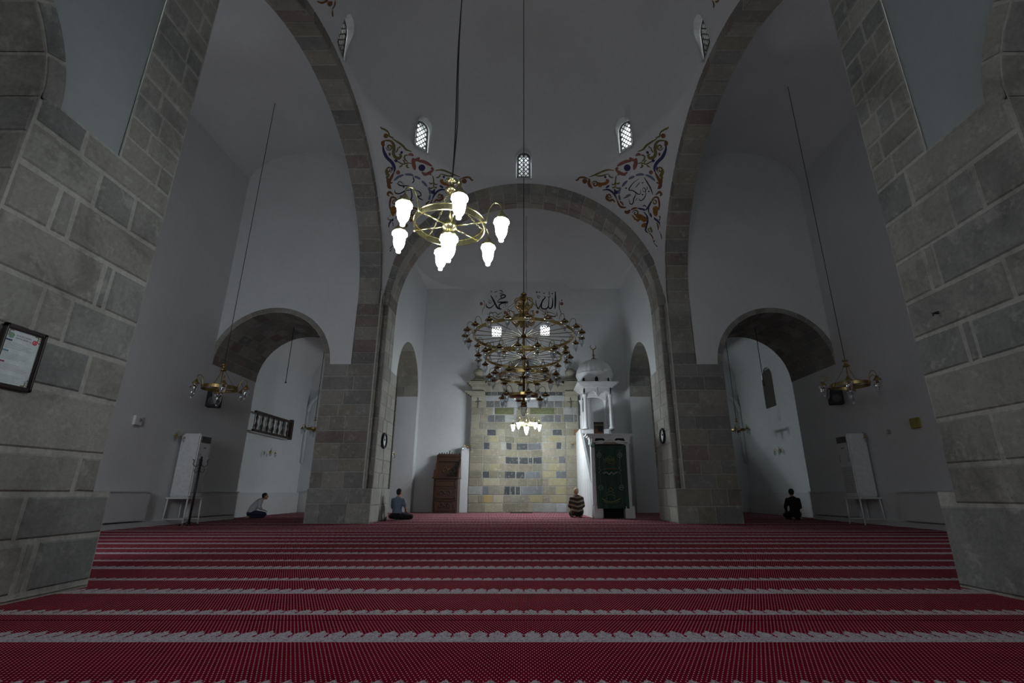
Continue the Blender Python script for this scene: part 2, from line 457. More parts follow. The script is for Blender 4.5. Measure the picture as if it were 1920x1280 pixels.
def lattice(w, h, arched, pitch, r, border, n=12):
    """pierced plaster grille in the XZ plane, base at z=0"""
    mb = MB()
    def inside(x, z, w_, h_):
        if z < 0 or abs(x) > w_ or z > h_: return False
        if arched and z > h_-w_: return x*x+(z-(h_-w_))**2 <= w_*w_
        return True
    wi, hi, z0 = w-border, h-border, border
    def outline(w_, zb, h_):
        if arched: return [(-w_, zb)]+[(-w_*cos(pi*i/n), h_-w_+w_*sin(pi*i/n)) for i in range(n+1)]+[(w_, zb)]
        return [(-w_, zb), (-w_, h_), (w_, h_), (w_, zb)]
    def bar(a, b, rr=r): mb.tube([(a[0], 0, a[1]), (b[0], 0, b[1])], rr, n=4, smooth=False)
    for (w_, zb, h_) in ((w-r, r, h-r), (wi, z0, hi))[0 if border else 1:]:
        o = outline(w_, zb, h_)
        for a, b in zip(o, o[1:]+o[:1]): bar(a, b)
    if border:
        for z in [border+i*(h-w-border)/3 for i in range(4)]:
            for sx in (-1, 1): bar((sx*wi, z), (sx*w, z))
        for a in (50, 90, 130):
            q = radians(a); bar((wi*cos(q), h-w+wi*sin(q)), (w*cos(q), h-w+w*sin(q)))
    for sgn in (-1, 1):
        k = -14
        while k < 34:
            c = k*pitch; pts = []
            m = 80; run = None
            for i in range(m+1):
                x = -wi+2*wi*i/m; z = c+sgn*x*1.25
                ok = inside(x, z-0, wi, hi) and z >= z0
                if ok and run is None: run = (x, z)
                if (not ok or i == m) and run is not None:
                    xe = x; bar(run, (last[0], last[1]), r*.9); run = None
                last = (x, z)
            k += 1
    return mb
simple('grille_backlit', (.10, .095, .085), .9)  # backlit shade of the pale plaster bars is put into this dark colour
for k, (c, q) in enumerate(DW):
    if k > 4: continue
    lm = lattice(.265, 1.12, True, .195, .019, .060)
    o = lm.build('window_%d' % (k+1), 'grille_backlit'); struct(o)
    d = V((cos(q), sin(q), 0)); o.location = (c.x+d.x*.02, c.y+d.y*.02, 12.11); o.rotation_euler = (0, 0, q-pi/2)

# ---- pendentives
for qi, (sx, sy) in enumerate(((-1, 1), (1, 1), (-1, -1), (1, -1))):
    mb = MB()
    def P(s, t, sx=sx, sy=sy):
        ph = s*pi/2; rm = 1/max(cos(ph), sin(ph)); r = 1+(rm-1)*t
        return V((sx*AX*r*cos(ph), YC+sy*AY*r*sin(ph), ZS+4.9*sqrt(max(0, 2-r*r))))
    mb.grid(P, 40, 12, smooth=True); struct(mb.build('ceiling', 'plaster'))
def on_pend(x, y, lift=.008):
    d = ray(x, y); o = V((0, -YC, CH-ZS)); S = V((1/AX, 1/AY, 1/4.9))
    dd = V([a*b for a, b in zip(d, S)]); oo = V([a*b for a, b in zip(o, S)])
    A_ = dd.dot(dd); B_ = 2*dd.dot(oo); C_ = oo.dot(oo)-2; t = (-B_+sqrt(B_*B_-4*A_*C_))/(2*A_)
    p = V((0, 0, CH))+d*t; n = V(((p.x)/AX**2, (p.y-YC)/AY**2, (p.z-ZS)/4.9**2)); n.normalize()
    return p-n*lift, -n

# ---- side arches of the domed bay (left, right)
AI, BI, XA0, XA1 = 4.975, 4.62, 4.9, 5.6
for s in (-1, 1):
    mb = MB()
    SF = soffitX(YC, ZS, AI, BI)
    f = (lambda u, v, d, SF=SF, s=s: (lambda p: V((s*p.x, p.y, p.z)))(SF(u, v, d)))
    mortar(mb, f, -1, 1, XA0, XA1, MORT_F, 64, 1)
    vouss(mb, f, 33, XA0, XA1, FARC, .004, nu=2, rows=1)
    g = bandX(YC, ZS, AI, BI, s*XA0, -s)
    def gb(u, v, d, s=s):   # ring between intrados and the edge of the pendentive
        x, z, _, _ = arch(AI, BI, u); x2, z2, _, _ = arch(AY, 4.9, u)
        return V((s*(XA0-.004-d), YC+x*(1-v)+x2*v, ZS+z*(1-v)+z2*v))
    mortar(mb, gb, -1, 1, 0, 1, MORT_F, 64, 1)
    vouss(mb, gb, 33, 0, 1, FARC, .004, nu=2)
    struct(mb.build('trim_%d' % (1 if s < 0 else 2), 'stone_far'))
    # hidden backing sheet added against light leaks, and aisle-side face of the same wall
    mb = MB(); wall_open(mb, lambda u, z: V((s*4.94, u, z)), 4.0, 16.3, 0, 12.0, [(YC, AI+.02, ZS, BI+.02, 0)], n=48); wall_open(mb, lambda u, z: V((s*XA1, u, z)), 4.0, YF, 0, 13.1, [(YC, AI, ZS, BI, 0)], n=48)
    mb.quad((s*4.9, 4.0, 11.8), (s*4.9, 16, 11.8), (s*5.6, 16, 13.1), (s*5.6, 4.0, 13.1))
    struct(mb.build('wall_%s' % ('left_arcade' if s < 0 else 'right_arcade'), 'plaster'))

# ---- far transverse arch towards the mihrab
XT, BT, YB = 4.62, 4.47, 16.25
mb = MB(); SFN = soffitY(0, ZS, XT, BT)
mortar(mb, SFN, -1, 1, YF, YB, MORT_F, 64, 1); vouss(mb, SFN, 29, YF, YB, FARC, .004, nu=2, rows=2)
def gb(u, v, d):
    x, z, _, _ = arch(XT, BT, u); x2, z2, _, _ = arch(AX, 4.9, u)
    return V((x*(1-v)+x2*v, YF-.004-d, ZS+z*(1-v)+z2*v))
mortar(mb, gb, -1, 1, 0, 1, MORT_F, 64, 1); vouss(mb, gb, 29, 0, 1, FARC, .004, nu=2)
struct(mb.build('trim_3', 'stone_far'))
mb = MB(); wall_open(mb, lambda u, z: V((u, YF+.03, z)), -5.2, 5.2, 4, 12.0, [(0, XT+.02, ZS, BT+.02, 4)], n=48)   # unseen plaster sheet added to stop leaking light, then the arch wall's rear face
wall_open(mb, lambda u, z: V((u, YB, z)), -5.2, 5.2, 4, 14.2, [(0, XT, ZS, BT, 4)], n=32)
struct(mb.build('wall_back_arch', 'plaster'))

# ---- far piers
for s in (-1, 1):
    mb = MB(); YP = 15.05
    def add(Fn, u0, u1, v0, v1, h=.43, l0=.45, l1=1.05, pal=FARC, gap=.022):
        mortar(mb, Fn, u0, u1, v0, v1, MORT_F); courses(mb, Fn, u0, u1, v0, v1, h, l0, l1, pal, gap=gap)
    def pY(Y): return lambda u, v, d: V((s*u, Y-d, v))
    def pX(X, sg=1): return lambda u, v, d: V((s*(X-sg*d), u, v))
    add(pY(YP), 4.78, 6.45, .98, 4.83)                 # front above the base
    add(pY(YP), 4.78, 5.6, 4.83, ZS, l0=.5, l1=.9)      # jamb strip of the side arch
    add(pX(4.78), YP, YF, .98, ZS, l0=.3, l1=.3)        # step
    add(pY(YF), 4.62, 4.80, .98, ZS, l0=.3, l1=.3)
    add(pX(4.62), YF, YB, 4.9, ZS, l0=.45, l1=.6, pal=LIGHTC)
    add(pX(4.62), YF, 17.05, .98, 4.9, l0=.45, l1=.9, pal=LIGHTC)
    # base block
    add(pY(YP-.02), 4.56, 6.47, 0, .98, h=.46)
    add(pX(4.56), YP-.02, 17.07, 0, .98, h=.46, l0=.5, pal=LIGHTC)
    mb.quad(V((s*4.56, YP-.02, .98)), V((s*4.8, YP-.02, .98)), V((s*4.8, 17.07, .98)), V((s*4.56, 17.07, .98)), col=MORT_F)
    add(pY(17.06), 4.56, 5.2, 0, 4.9)
    mb.quad(V((s*4.62, YB, 4.9)), V((s*4.62, 17.06, 4.9)), V((s*5.2, 17.06, 5.3)), V((s*5.2, YB, 5.3)), col=(.32, .32, .29))
    add(pX(6.45, -1), YP, 17.7, 0, 4.83)
    mb.quad(V((s*4.9, YP, ZS)), V((s*4.9, YF, ZS)), V((s*4.62, YF, ZS)), V((s*4.78, YP, ZS)), col=MORT_F)
    struct(mb.build('wall_far_pier', 'stone_far'))
    # conduit on the corner
    mb = MB(); mb.box(*sorted((s*4.80, s*4.835)), 15.012, 15.045, .98, 7.4)
    tag(mb.build('conduit', 'conduit'), 'thin white cable conduit running up the %s far stone pier' % ('left' if s < 0 else 'right'), 'conduit')

# ---- aisles
for s in (-1, 1):
    side = 'left' if s < 0 else 'right'
    mb = MB()
    mb.quad(V((s*10.1, 4, 0)), V((s*10.1, 17.7, 0)), V((s*10.1, 17.7, 12.2)), V((s*10.1, 4, 12.2)))
    mb.quad(V((s*10.1, 17.7, 0)), V((s*10.6, 17.7, 0)), V((s*10.6, 17.7, 8)), V((s*10.1, 17.7, 8)))
    mb.quad(V((s*10.1, 4, 0)), V((s*5.5, 4, 0)), V((s*5.5, 4, 13.3)), V((s*10.1, 4, 13.3)))
    if s < 0:
        mb.quad(V((s*10.6, 17.7, 0)), V((s*10.6, 23.5, 0)), V((s*10.6, 23.5, 8)), V((s*10.6, 17.7, 8)))
    else:
        wall_open(mb, lambda u, z: V((10.6, u, z)), 17.7, 23.5, 0, 8, [(20.45, .45, 5.65, .45, 4.35)])
        for (y0, z0, y1, z1) in ((20.0, 4.35, 20.0, 5.65), (20.9, 4.35, 20.9, 5.65), (20.0, 4.35, 20.9, 4.35)):
            mb.quad(V((10.6, y0, z0)), V((10.6, y1, z1)), V((10.95, y1, z1)), V((10.95, y0, z0)))
    struct(mb.build('wall_%s' % side, 'plaster'))
    # vault of the aisle
    mb = MB(); mb.grid(lambda a, b: V((s*(7.85+2.27*cos(pi*a)), 3.9+11.3*b, 11.65+1.4*sin(pi*a))), 24, 1, smooth=True)
    struct(mb.build('ceiling', 'plaster'))
    # cross wall with the small arch and its tunnel
    UC, UA, US, UB = 8.275, 1.825, 4.83, 1.80
    mb = MB(); P = lambda u, z: V((s*u, 15.05, z))
    wall_open(mb, P, 5.58, 10.12, 4.83, 13.2, [(UC, UA, US, UB, 4.83)], n=28)
    struct(mb.build('wall_%s_cross' % side, 'plaster'))
    mb = MB(); P = lambda u, z: V((s*u, 17.7, z))
    wall_open(mb, P, 6.4, 10.62, 4.83, 8, [(UC, UA, US, UB, 4.83)], n=28)
    struct(mb.build('wall_%s_cross_rear' % side, 'plaster'))
    mb = MB(); SF = soffitY(UC, US, UA, UB)
    f = (lambda u, v, d, SF=SF, s=s: (lambda p: V((s*p.x, p.y, p.z)))(SF(u, v, d)))
    mortar(mb, f, -1, 1, 15.045, 17.72, MORT_F, 40, 1); vouss(mb, f, 17, 15.045, 17.72, FARC[:4]+FARC[5:], .006, nu=2, rows=5)
    g = bandY(UC, US, UA, UB, 15.045, -1)
    g2 = (lambda u, v, d, g=g, s=s: (lambda p: V((s*p.x, p.y, p.z)))(g(u, v, d)))
    mortar(mb, g2, -1, 1, 0, .16, MORT_F, 40, 1); vouss(mb, g2, 17, 0, .16, FARC, .006, nu=2)
    struct(mb.build('trim_%d' % (4 if s < 0 else 5), 'stone_far'))
    # corner bay vault with plaster ribs
    mb = MB(); mb.grid(lambda a, b: V((s*(8.5+2.15*cos(pi*a)), 17.6+6*b, 6.0+1.9*sin(pi*a))), 20, 1, smooth=True)
    for (yy, w) in ((23.42, .16), (20.6, .0)):
        if w:
            for cx_, a_ in ((7.75, 1.1), (9.75, .8)):
                pts = [arch(a_, a_*1.25, -1+2*i/16) for i in range(17)]
                mb.tube([(s*(cx_+p[0]), yy, 4.6+p[1]) for p in pts], .09, n=6)
                for e in (-1, 1): mb.tube([(s*(cx_+e*a_), yy, 2.2), (s*(cx_+e*a_), yy, 4.6)], .09, n=6)
    struct(mb.build('ceiling', 'plaster'))

# ---- mihrab bay : side walls with arched openings
OC, OA, OS, OB = 20.95, 2.02, 5.30, 2.05
for s in (-1, 1):
    mb = MB()
    for X in (5.14, 6.45):
        wall_open(mb, lambda u, z: V((s*X, u, z)), YB if X < 6 else 17.6, 23.5, 0, 14 if X < 6 else 8.2, [(OC, OA, OS, OB, 0)], n=28)
    for Y in (OC-OA, OC+OA): mb.quad(V((s*5.14, Y, 0)), V((s*6.45, Y, 0)), V((s*6.45, Y, OS)), V((s*5.14, Y, OS)))
    struct(mb.build('wall_%s_mihrab_bay' % ('left' if s < 0 else 'right'), 'plaster'))
    mb = MB(); SF = soffitX(OC, OS, OA, OB)
    f = (lambda u, v, d, SF=SF, s=s: (lambda p: V((s*p.x, p.y, p.z)))(SF(u, v, d)))
    mortar(mb, f, -1, 1, 5.135, 6.46, MORT_F, 40, 1); vouss(mb, f, 13, 5.135, 6.46, FARC[:4], .006, nu=2, rows=2)
    struct(mb.build('trim_%d' % (6 if s < 0 else 7), 'stone_far'))
def capb(a, b):   # rounded vault closing the mihrab bay
    ph = pi*a; c, q = cos(ph), sin(ph); e = 5.0
    r = (abs(c)**e+abs(q)**e)**(-1/e); k = cos(pi/2*b); k = k**.8
    return V((5.16*r*c*k, 16.2+7.34*r*q*k, 11.2+3.6*sin(pi/2*b)))
mb = MB(); mb.grid(capb, 64, 24, smooth=True)
for i in range(64):   # shelf between the vault's foot and the straight walls
    p, q = capb(i/64, 0), capb((i+1)/64, 0)
    def outp(p):
        k = max(abs(p.x)/5.3, (p.y-16.2)/7.5, 1e-6); return V((p.x/k, 16.2+(p.y-16.2)/k, p.z))
    mb.quad(p, q, outp(q), outp(p))
for (xa, ya, xb, yb_) in ((-5.5, 16.0, 5.5, 16.0), (5.5, 16.0, 5.5, 24.2), (5.5, 24.2, -5.5, 24.2), (-5.5, 24.2, -5.5, 16.0)):  # outer box, added out of view to keep sky light off the bay
    mb.quad(V((xa, ya, 11.9)), V((xb, yb_, 11.9)), V((xb, yb_, 15.2)), V((xa, ya, 15.2)))
mb.quad(V((-5.5, 16, 15.2)), V((5.5, 16, 15.2)), V((5.5, 24.2, 15.2)), V((-5.5, 24.2, 15.2)))
struct(mb.build('ceiling', 'plaster'))

# ---- back wall, with its small windows
W1 = onY(931, 621.5, 23.5); W2 = onY(1022, 619, 23.5)
mb = MB()
def topz(u): return 14.6 if abs(u) < 6.3 else 8.1
OPS = [(.0, .72, 4.35, .01, 0), (-9.62, .42, 3.0, .02, 1.0), (W1.x, .26, W1.z+.27, .004, W1.z-.27), (W2.x, .26, W2.z+.27, .004, W2.z-.27), (9.75, .34, 3.0, .02, .95)]
wall_open(mb, lambda u, z: V((u, 23.5, z)), -10.62, 10.62, 0, topz, OPS, n=2)
for (uc, a, zs, b, zb) in OPS[1:]:
    for (x0, z0, x1, z1) in ((uc-a, zb, uc-a, zs), (uc+a, zb, uc+a, zs), (uc-a, zb, uc+a, zb), (uc-a, zs, uc+a, zs)):
        mb.quad(V((x0, 23.5, z0)), V((x1, 23.5, z1)), V((x1, 23.8, z1)), V((x0, 23.8, z0)))
struct(mb.build('wall_back', 'plaster'))
for k, W in enumerate((W1, W2)):
    lm = lattice(.26, .54, False, .165, .017, 0); o = struct(lm.build('window_%d' % (6+k), 'grille_backlit')); o.location = (W.x, 23.6, W.z-.27)
lm = lattice(.45, 1.75, True, .16, .03, .0); o = struct(lm.build('window_8', 'grille_backlit')); o.location = (10.66, 20.45, 4.35); o.rotation_euler = (0, 0, pi/2)
mb = MB(); mb.quad((10.78, 19.6, 4.1), (10.78, 22, 4.1), (10.78, 22, 6.6), (10.78, 19.6, 6.6))
simple('pane_dusk', (.3, .3, .28), .6, emis=((.70, .72, .62), .10)); struct(mb.build('window_13', 'pane_dusk'))
for k, (x, a, m_) in enumerate(((-9.62, .42, 'window_glow'), (9.75, .34, 'window_glow_dim'))):
    mb = MB(); mb.quad((x-a, 23.7, .9), (x+a, 23.7, .9), (x+a, 23.7, 3.1), (x-a, 23.7, 3.1)); w = struct(mb.build('window_%d' % (9+k), m_))
    fb = MB()
    for (x0, x1, z0, z1) in ((x-a, x-a+.05, 1, 3), (x+a-.05, x+a, 1, 3), (x-.02, x+.02, 1, 3), (x-a, x+a, 2.2, 2.24)): fb.box(x0, x1, 23.62, 23.68, z0, z1)
    fb.box(x-a-.05, x+a+.05, 23.36, 23.7, .94, .99)
    fb.build('window_frame', 'plastic_grey', w)

# ---- near piers, built from the block pattern the photo shows
YN0, YN1 = 3.30, 4.85
ROWL = [([(110, 200), (225, 290), (317, 372)], []),
        ([(57, 217), (172, 302), (257, 370), (302, 415)], [(157, 275)]),
        ([(30, 295), (147, 377), (250, 440), (288, 462)], [(181, 360), (248, 402)]),
        ([(0, 387), (120, 445), (210, 500), (272, 535)], [(101, 395), (134, 415)]),
        ([(82, 540), (140, 563), (194, 582), (253, 603)], [(186, 537), (204, 542)]),
        ([(0, 601), (87, 631), (169, 664), (232, 688)], [(74, 575), (126, 604)]),
        ([(58, 723), (150, 739), (215, 758)], [(161, 702)]),
        ([(0, 844), (125, 850), (192, 855)], []),
        ([(0, 928), (175, 925)], [(144, 890)]),
        ([(0, 1022), (94, 1009), (187, 1000)], [(37, 972)]),
        ([(0, 1128), (83, 1108), (168, 1084)], [(33, 1067), (55, 1067)])]
ROWR = [([(1862, 180), (1745, 275), (1697, 317), (1650, 357)], []),
        ([(1920, 235), (1820, 315), (1720, 375), (1670, 417)], [(1704, 347)]),
        ([(1920, 345), (1850, 395), (1790, 430), (1690, 492)], [(1782, 390), (1836, 355)]),
        ([(1920, 460), (1840, 500), (1765, 540), (1710, 567)], [(1738, 500), (1759, 500)]),
        ([(1920, 565), (1800, 600), (1725, 632)], [(1895, 527)]),
        ([(1920, 656), (1812, 682), (1747, 703)], [(1810, 643), (1829, 637)]),
        ([(1920, 759), (1855, 772), (1773, 785)], []),
        ([(1920, 866), (1790, 870)], [(1868, 817)]),
        ([(1920, 950), (1786, 946)], [])]
for s, rows in ((-1, ROWL), (1, ROWR)):
    XP = s*4.15; mb = MB()
    Fp = lambda u, v, d: V((XP-s*d, u, v))
    zs = [sum(onX(px, py, XP).z for px, py in pts)/len(pts) for pts, _ in rows]
    zs = sorted(zs, reverse=True)
    # below the last listed course
    if s < 0: zs.append(0.0); extra = []
    else: zs.append(0.0); extra = []
    mortar(mb, Fp, YN0, YN1, 0, zs[0], MORT_N, 6, 12)
    for i in range(len(zs)-1):
        z1, z0 = zs[i], zs[i+1]
        js = [onX(px, py, XP).y for px, py in (rows[i+1][1] if i+1 < len(rows) else extra)]
        js = sorted(j for j in js if YN0+.06 < j < YN1-.06)
        ed = [YN0]+js+[YN1]
        proud = 0.0
        if z1 < .9: ed[-1] = YN1+.20
        for a, b in zip(ed, ed[1:]):
            g = .018 if s < 0 else .016
            slab(mb, Fp, a+g, b-(g if b < YN1 else .002), z0+g, z1-g, pick(NEARC), d=.014, bev=.02, nu=4, nv=3, jit=.008)
    # plinth toe towards the hall
    zt = .86
    mb.quad(V((XP, YN1, 0)), V((XP, YN1+.20, 0)), V((XP, YN1+.20, zt)), V((XP, YN1, zt)), col=MORT_N)
    mb.quad(V((XP, YN1+.20, 0)), V((s*6.6, YN1+.20, 0)), V((s*6.6, YN1+.20, zt)), V((XP, YN1+.20, zt)), col=NEARC[0])
    mb.quad(V((XP, YN1, zt)), V((XP, YN1+.20, zt)), V((s*6.6, YN1+.20, zt)), V((s*6.6, YN1, zt)), col=NEARC[0])
    # strip above the springing that carries the near transverse arch
    mortar(mb, Fp, 4.13, YN1, zs[0], 7.62, MORT_N)
    courses(mb, Fp, 4.13, YN1, zs[0], 7.6, .30, .22, .55, NEARC, gap=.026, bev=.02, d=.014)
    # faces turned away : towards the hall and towards the camera side
    Fh = lambda u, v, d: V((s*u, YN1+d, v)); Fc = lambda u, v, d: V((s*u, YN0-d, v))
    mortar(mb, Fh, 4.15, 6.6, 0, 12, MORT_N); courses(mb, Fh, 4.15, 6.6, .9, 11.9, .46, .5, 1.1, FARC)
    mortar(mb, Fc, 4.15, 6.6, 0, 4.1, MORT_N); courses(mb, Fc, 4.15, 6.6, 0, 4.1, .42, .5, 1.1, NEARC)
    struct(mb.build('wall_near_pier', 'stone_near'))
    # arched passage beside the camera : ring, tunnel, plaster above
    mb = MB(); PC, PA, PZ, PB = 2.1, 1.2, 4.08, 1.2
    g = bandX(PC, PZ, PA, PB, XP, -s)
    mortar(mb, g, -1, 1, 0, .18, MORT_N, 40, 1); vouss(mb, g, 9, 0, .18, NEARC, .016, nu=3, d=.012)
    SF = soffitX(PC, PZ, PA, PB); f = (lambda u, v, d, SF=SF, s=s: (lambda p: V((s*p.x, p.y, p.z)))(SF(u, v, d)))
    mortar(mb, f, -1, 1, 4.15, 6.6, MORT_N, 40, 1); vouss(mb, f, 9, 4.15, 6.6, NEARC, .016, nu=3, rows=3)
    courses(mb, Fp, .4, .9, 0, PZ, .42, .5, .5, NEARC)
    mortar(mb, Fp, .4, .9, 0, PZ, MORT_N)
    Fc2 = lambda u, v, d: V((s*u, .9+d, v)); mortar(mb, Fc2, 4.15, 6.6, 0, 4.1, MORT_N)
    struct(mb.build('trim_%d' % (8 if s < 0 else 9), 'stone_near'))
    mb = MB()
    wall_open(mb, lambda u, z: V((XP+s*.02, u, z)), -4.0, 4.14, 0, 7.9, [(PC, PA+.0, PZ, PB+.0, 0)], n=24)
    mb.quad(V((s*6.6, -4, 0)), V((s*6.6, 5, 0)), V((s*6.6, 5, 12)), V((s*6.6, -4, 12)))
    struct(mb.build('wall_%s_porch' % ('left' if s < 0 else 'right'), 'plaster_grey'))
# near transverse arch and the vault over the camera
mb = MB(); SFN = soffitY(0, 7.6, 4.15, 4.15)
mortar(mb, SFN, -1, 1, 4.13, YN1, MORT_N, 48, 1); vouss(mb, SFN, 43, 4.13, YN1, NEARC, .006, nu=2, rows=2)
def gb(u, v, d):
    x, z, _, _ = arch(4.15, 4.15, u); x2, z2, _, _ = arch(4.9, 4.9, u)
    return V((x*(1-v)+x2*v, YN+.004+d, (7.6+z)*(1-v)+(ZS+z2)*v))
mortar(mb, gb, -1, 1, 0, 1, MORT_N, 48, 1)
struct(mb.build('trim_10', 'stone_near'))
mb = MB(); mb.grid(lambda a, b: V((4.2*cos(pi*a), -4.05+8.2*b, 7.7+4.1*sin(pi*a))), 32, 1, smooth=True); struct(mb.build('ceiling', 'plaster'))
# wall behind the camera with a doorway and two windows
mb = MB()
wall_open(mb, lambda u, z: V((u, -4, z)), -6.7, 6.7, 0, 12.2, [(-2.6, .7, 4.6, .7, 2.4), (0, 1.0, 2.2, .9, 0), (2.6, .7, 4.6, .7, 2.4)], n=16)
struct(mb.build('wall_front', 'plaster'))
mb = MB(); mb.box(-1.0, 1.0, -4.12, -4.05, 0, 3.1, bev=.01); struct(mb.build('door_1', 'carved_wood'))
for k, x in enumerate((-2.6, 2.6)):
    fb = MB()
    for i in range(5): fb.box(x-.7+i*.35-.015, x-.7+i*.35+.015, -4.06, -4.0, 2.4, 5.3)
    for z in (2.4, 3.1, 3.8, 4.5): fb.box(x-.7, x+.7, -4.06, -4.0, z-.015, z+.015)
    struct(fb.build('window_%d' % (11+k), 'iron_black'))

# ---- low panelling along the aisle walls
for s in (-1, 1):
    for k, (y0, y1) in enumerate(((11.0, 13.4), (15.1, 17.5))):
        mb = MB(); xa, xb = sorted((s*10.09, s*9.93)); mb.box(xa, xb, y0, y1, .16, .87, bev=.012)
        xa, xb = sorted((s*10.09, s*9.9)); mb.box(xa, xb, y0-.02, y1+.02, .87, .90)
        struct(mb.build('baseboard_%s' % ('left' if s < 0 else 'right'), 'plaster_panel'))
    mb = MB(); xa, xb = sorted((s*10.1, s*9.98)); mb.box(xa, xb, 10.5, 17.6, 0, .13)
    struct(mb.build('trim_%d' % (11 if s < 0 else 12), 'plaster_panel'))
    mb = MB(); xa, xb = sorted((s*10.6, s*10.4)); mb.box(xa, xb, 17.8, 23.3, .0, .87, bev=.01)
    struct(mb.build('baseboard_%s' % ('left' if s < 0 else 'right'), 'plaster_panel'))
# ================================================================== THINGS
# ---- chandeliers
def catmull(pts, n=6):
    pts = [V(p) for p in pts]; out = []
    for i in range(len(pts)-1):
        p0 = pts[max(i-1, 0)]; p1 = pts[i]; p2 = pts[i+1]; p3 = pts[min(i+2, len(pts)-1)]
        for j in range(n):
            t = j/n; out.append(.5*((2*p1)+(p2-p0)*t+(2*p0-5*p1+4*p2-p3)*t*t+(3*p1-p0-3*p2+p3)*t**3))
    out.append(pts[-1]); return out
def lamp_meshes(c, S, glass, cap_mat, parent, n=12, cap_r=1.0):
    """acorn shaped lamp hanging at c : brass cap with a glass globe beneath it"""
    m = MB(); m.lathe([(.006*S, .10*S), (.02*S, .10*S), (.035*S, .075*S), (.045*S, .05*S), (.062*S*cap_r, .035*S), (.078*S*cap_r, .01*S), (.080*S*cap_r, -.004*S), (.06*S, -.006*S)], c, n)
    cap = m.build('lamp_cap', cap_mat, parent)
    m = MB(); m.lathe([(.066*S, -.004*S), (.083*S, -.014*S), (.086*S, -.035*S), (.070*S, -.052*S), (.066*S, -.09*S), (.064*S, -.13*S), (.055*S, -.17*S), (.038*S, -.205*S), (.022*S, -.222*S), (.026*S, -.235*S), (.024*S, -.252*S), (.001, -.262*S)], c, n)
    g = m.build('lamp_globe', glass, cap); return cap, g
def chain(m, a, b, sag, link, r):
    a, b = V(a), V(b); L_ = (b-a).length; n = max(3, int(L_*(1.05)/link)); pts = []
    for i in range(n+1):
        t = i/n; p = a.lerp(b, t); p.z -= sag*4*t*(1-t); pts.append(p)
    for i in range(n):
        p, q = pts[i], pts[i+1]; d = (q-p).normalized(); s_ = d.orthogonal().normalized()
        if i % 2: s_ = d.cross(s_)
        mid = (p+q)/2; h = (q-p).length*.62; w = h*.42
        m.tube([mid+d*h*cos(k*pi/4)+s_*w*sin(k*pi/4) for k in range(8)], r, n=4, closed=True)
def ring_chandelier(name, label, cat, loc, S, a0, lit, top_z, metal, n=6, group=None, rope_r=.012, detail=True):
    """wheel chandelier : loc is the centre of the wheel, S its scale (1 = 0.38 m wheel radius)"""
    root = empty(name, loc, label, cat, group); R = .38*S
    m = MB()
    for (r0, r1, z0, z1) in ((R-.006, R+.006, -.035*S, .035*S),):
        m.lathe([(r0, z0), (r1, z0), (r1, z1), (r0, z1), (r0, z0)], (0, 0, 0), 48, smooth=False)
    m.lathe([(R-.011*S, .033*S), (R+.011*S, .033*S), (R+.011*S, .043*S), (R-.011*S, .043*S), (R-.011*S, .033*S)], (0, 0, 0), 48)
    m.build('wheel_ring', metal, root)
    m = MB(); m.lathe([(.001, .06*S), (.035*S, .06*S), (.045*S, .045*S), (.075*S, .04*S), (.08*S, .0), (.075*S, -.03*S), (.04*S, -.05*S), (.03*S, -.08*S), (.001, -.08*S)], (0, 0, 0), 20)
    m.build('hub', metal, root)
    glass = lit or 'lamp_glass'
    for k in range(n):
        q = a0+2*pi*k/n; d = V((cos(q), sin(q), 0))
        m = MB(); m.tube([d*.06*S, d*(R-.005)], .0095*S, n=6); m.build('spoke', metal, root)
        arm = [d*R, d*(R+.03*S), d*(R+.045*S)+V((0, 0, .07*S)), d*(R+.07*S)+V((0, 0, .16*S)), d*(R+.12*S)+V((0, 0, .22*S)), d*(R+.175*S)+V((0, 0, .205*S)), d*(R+.205*S)+V((0, 0, .15*S)), d*(R+.205*S)+V((0, 0, .09*S))]
        m = MB(); m.tube(catmull(arm, 4), .0085*S, n=6); m.lathe([(.001, -.018*S), (.018*S, 0), (.001, .018*S)], d*(R+.03*S), 8)
        ar = m.build('lamp_arm', metal, root)
        lamp_meshes(d*(R+.205*S)+V((0, 0, 0)), S, glass, metal, ar)
    lamp_meshes(V((0, 0, -.13*S)), S*1.18, glass, metal, root)
    m = MB(); m.tube([(0, 0, .05*S), (0, 0, .50*S)], .011*S, n=8); m.build('stem', metal, root)
    m = MB(); m.lathe([(.001, .62*S), (.02*S, .60*S), (.06*S, .585*S), (.075*S, .57*S), (.045*S, .555*S), (.018*S, .54*S), (.03*S, .52*S), (.018*S, .50*S), (.05*S, .475*S), (.075*S, .455*S), (.07*S, .435*S), (.03*S, .42*S), (.001, .415*S)], (0, 0, 0), 20)
    m.build('canopy', metal, root)
    if detail:
        for k in range(3):
            q = a0+radians(30)+2*pi*k/3; m = MB()
            chain(m, (cos(q)*.05*S, sin(q)*.05*S, .43*S), (cos(q)*R*.96, sin(q)*R*.96, .03*S), .05*S, .030*S, .0028*S); m.build('chain', metal, root)
    h = top_z-loc[2]; m = MB()
    if detail and name.startswith('lit'):
        a = [V((.010*sin(i*.31), .008*cos(i*.4), .6*S+(h-.6*S)*i/60)) for i in range(61)]; m.tube(a, rope_r*.55, n=5)
        b_ = [V(((.016+.018*sin(i*.21+1))*min(1, i/6), .012*cos(i*.35), .6*S+(h-.6*S)*i/60)) for i in range(61)]; m.tube(b_, rope_r*.45, n=5)
    else: m.tube([(0, 0, .6*S), (0, 0, h)], rope_r, n=5)
    m.build('suspension_cable', 'cord_dark', root)
    return root
p = onY(843, 424, 4.62)
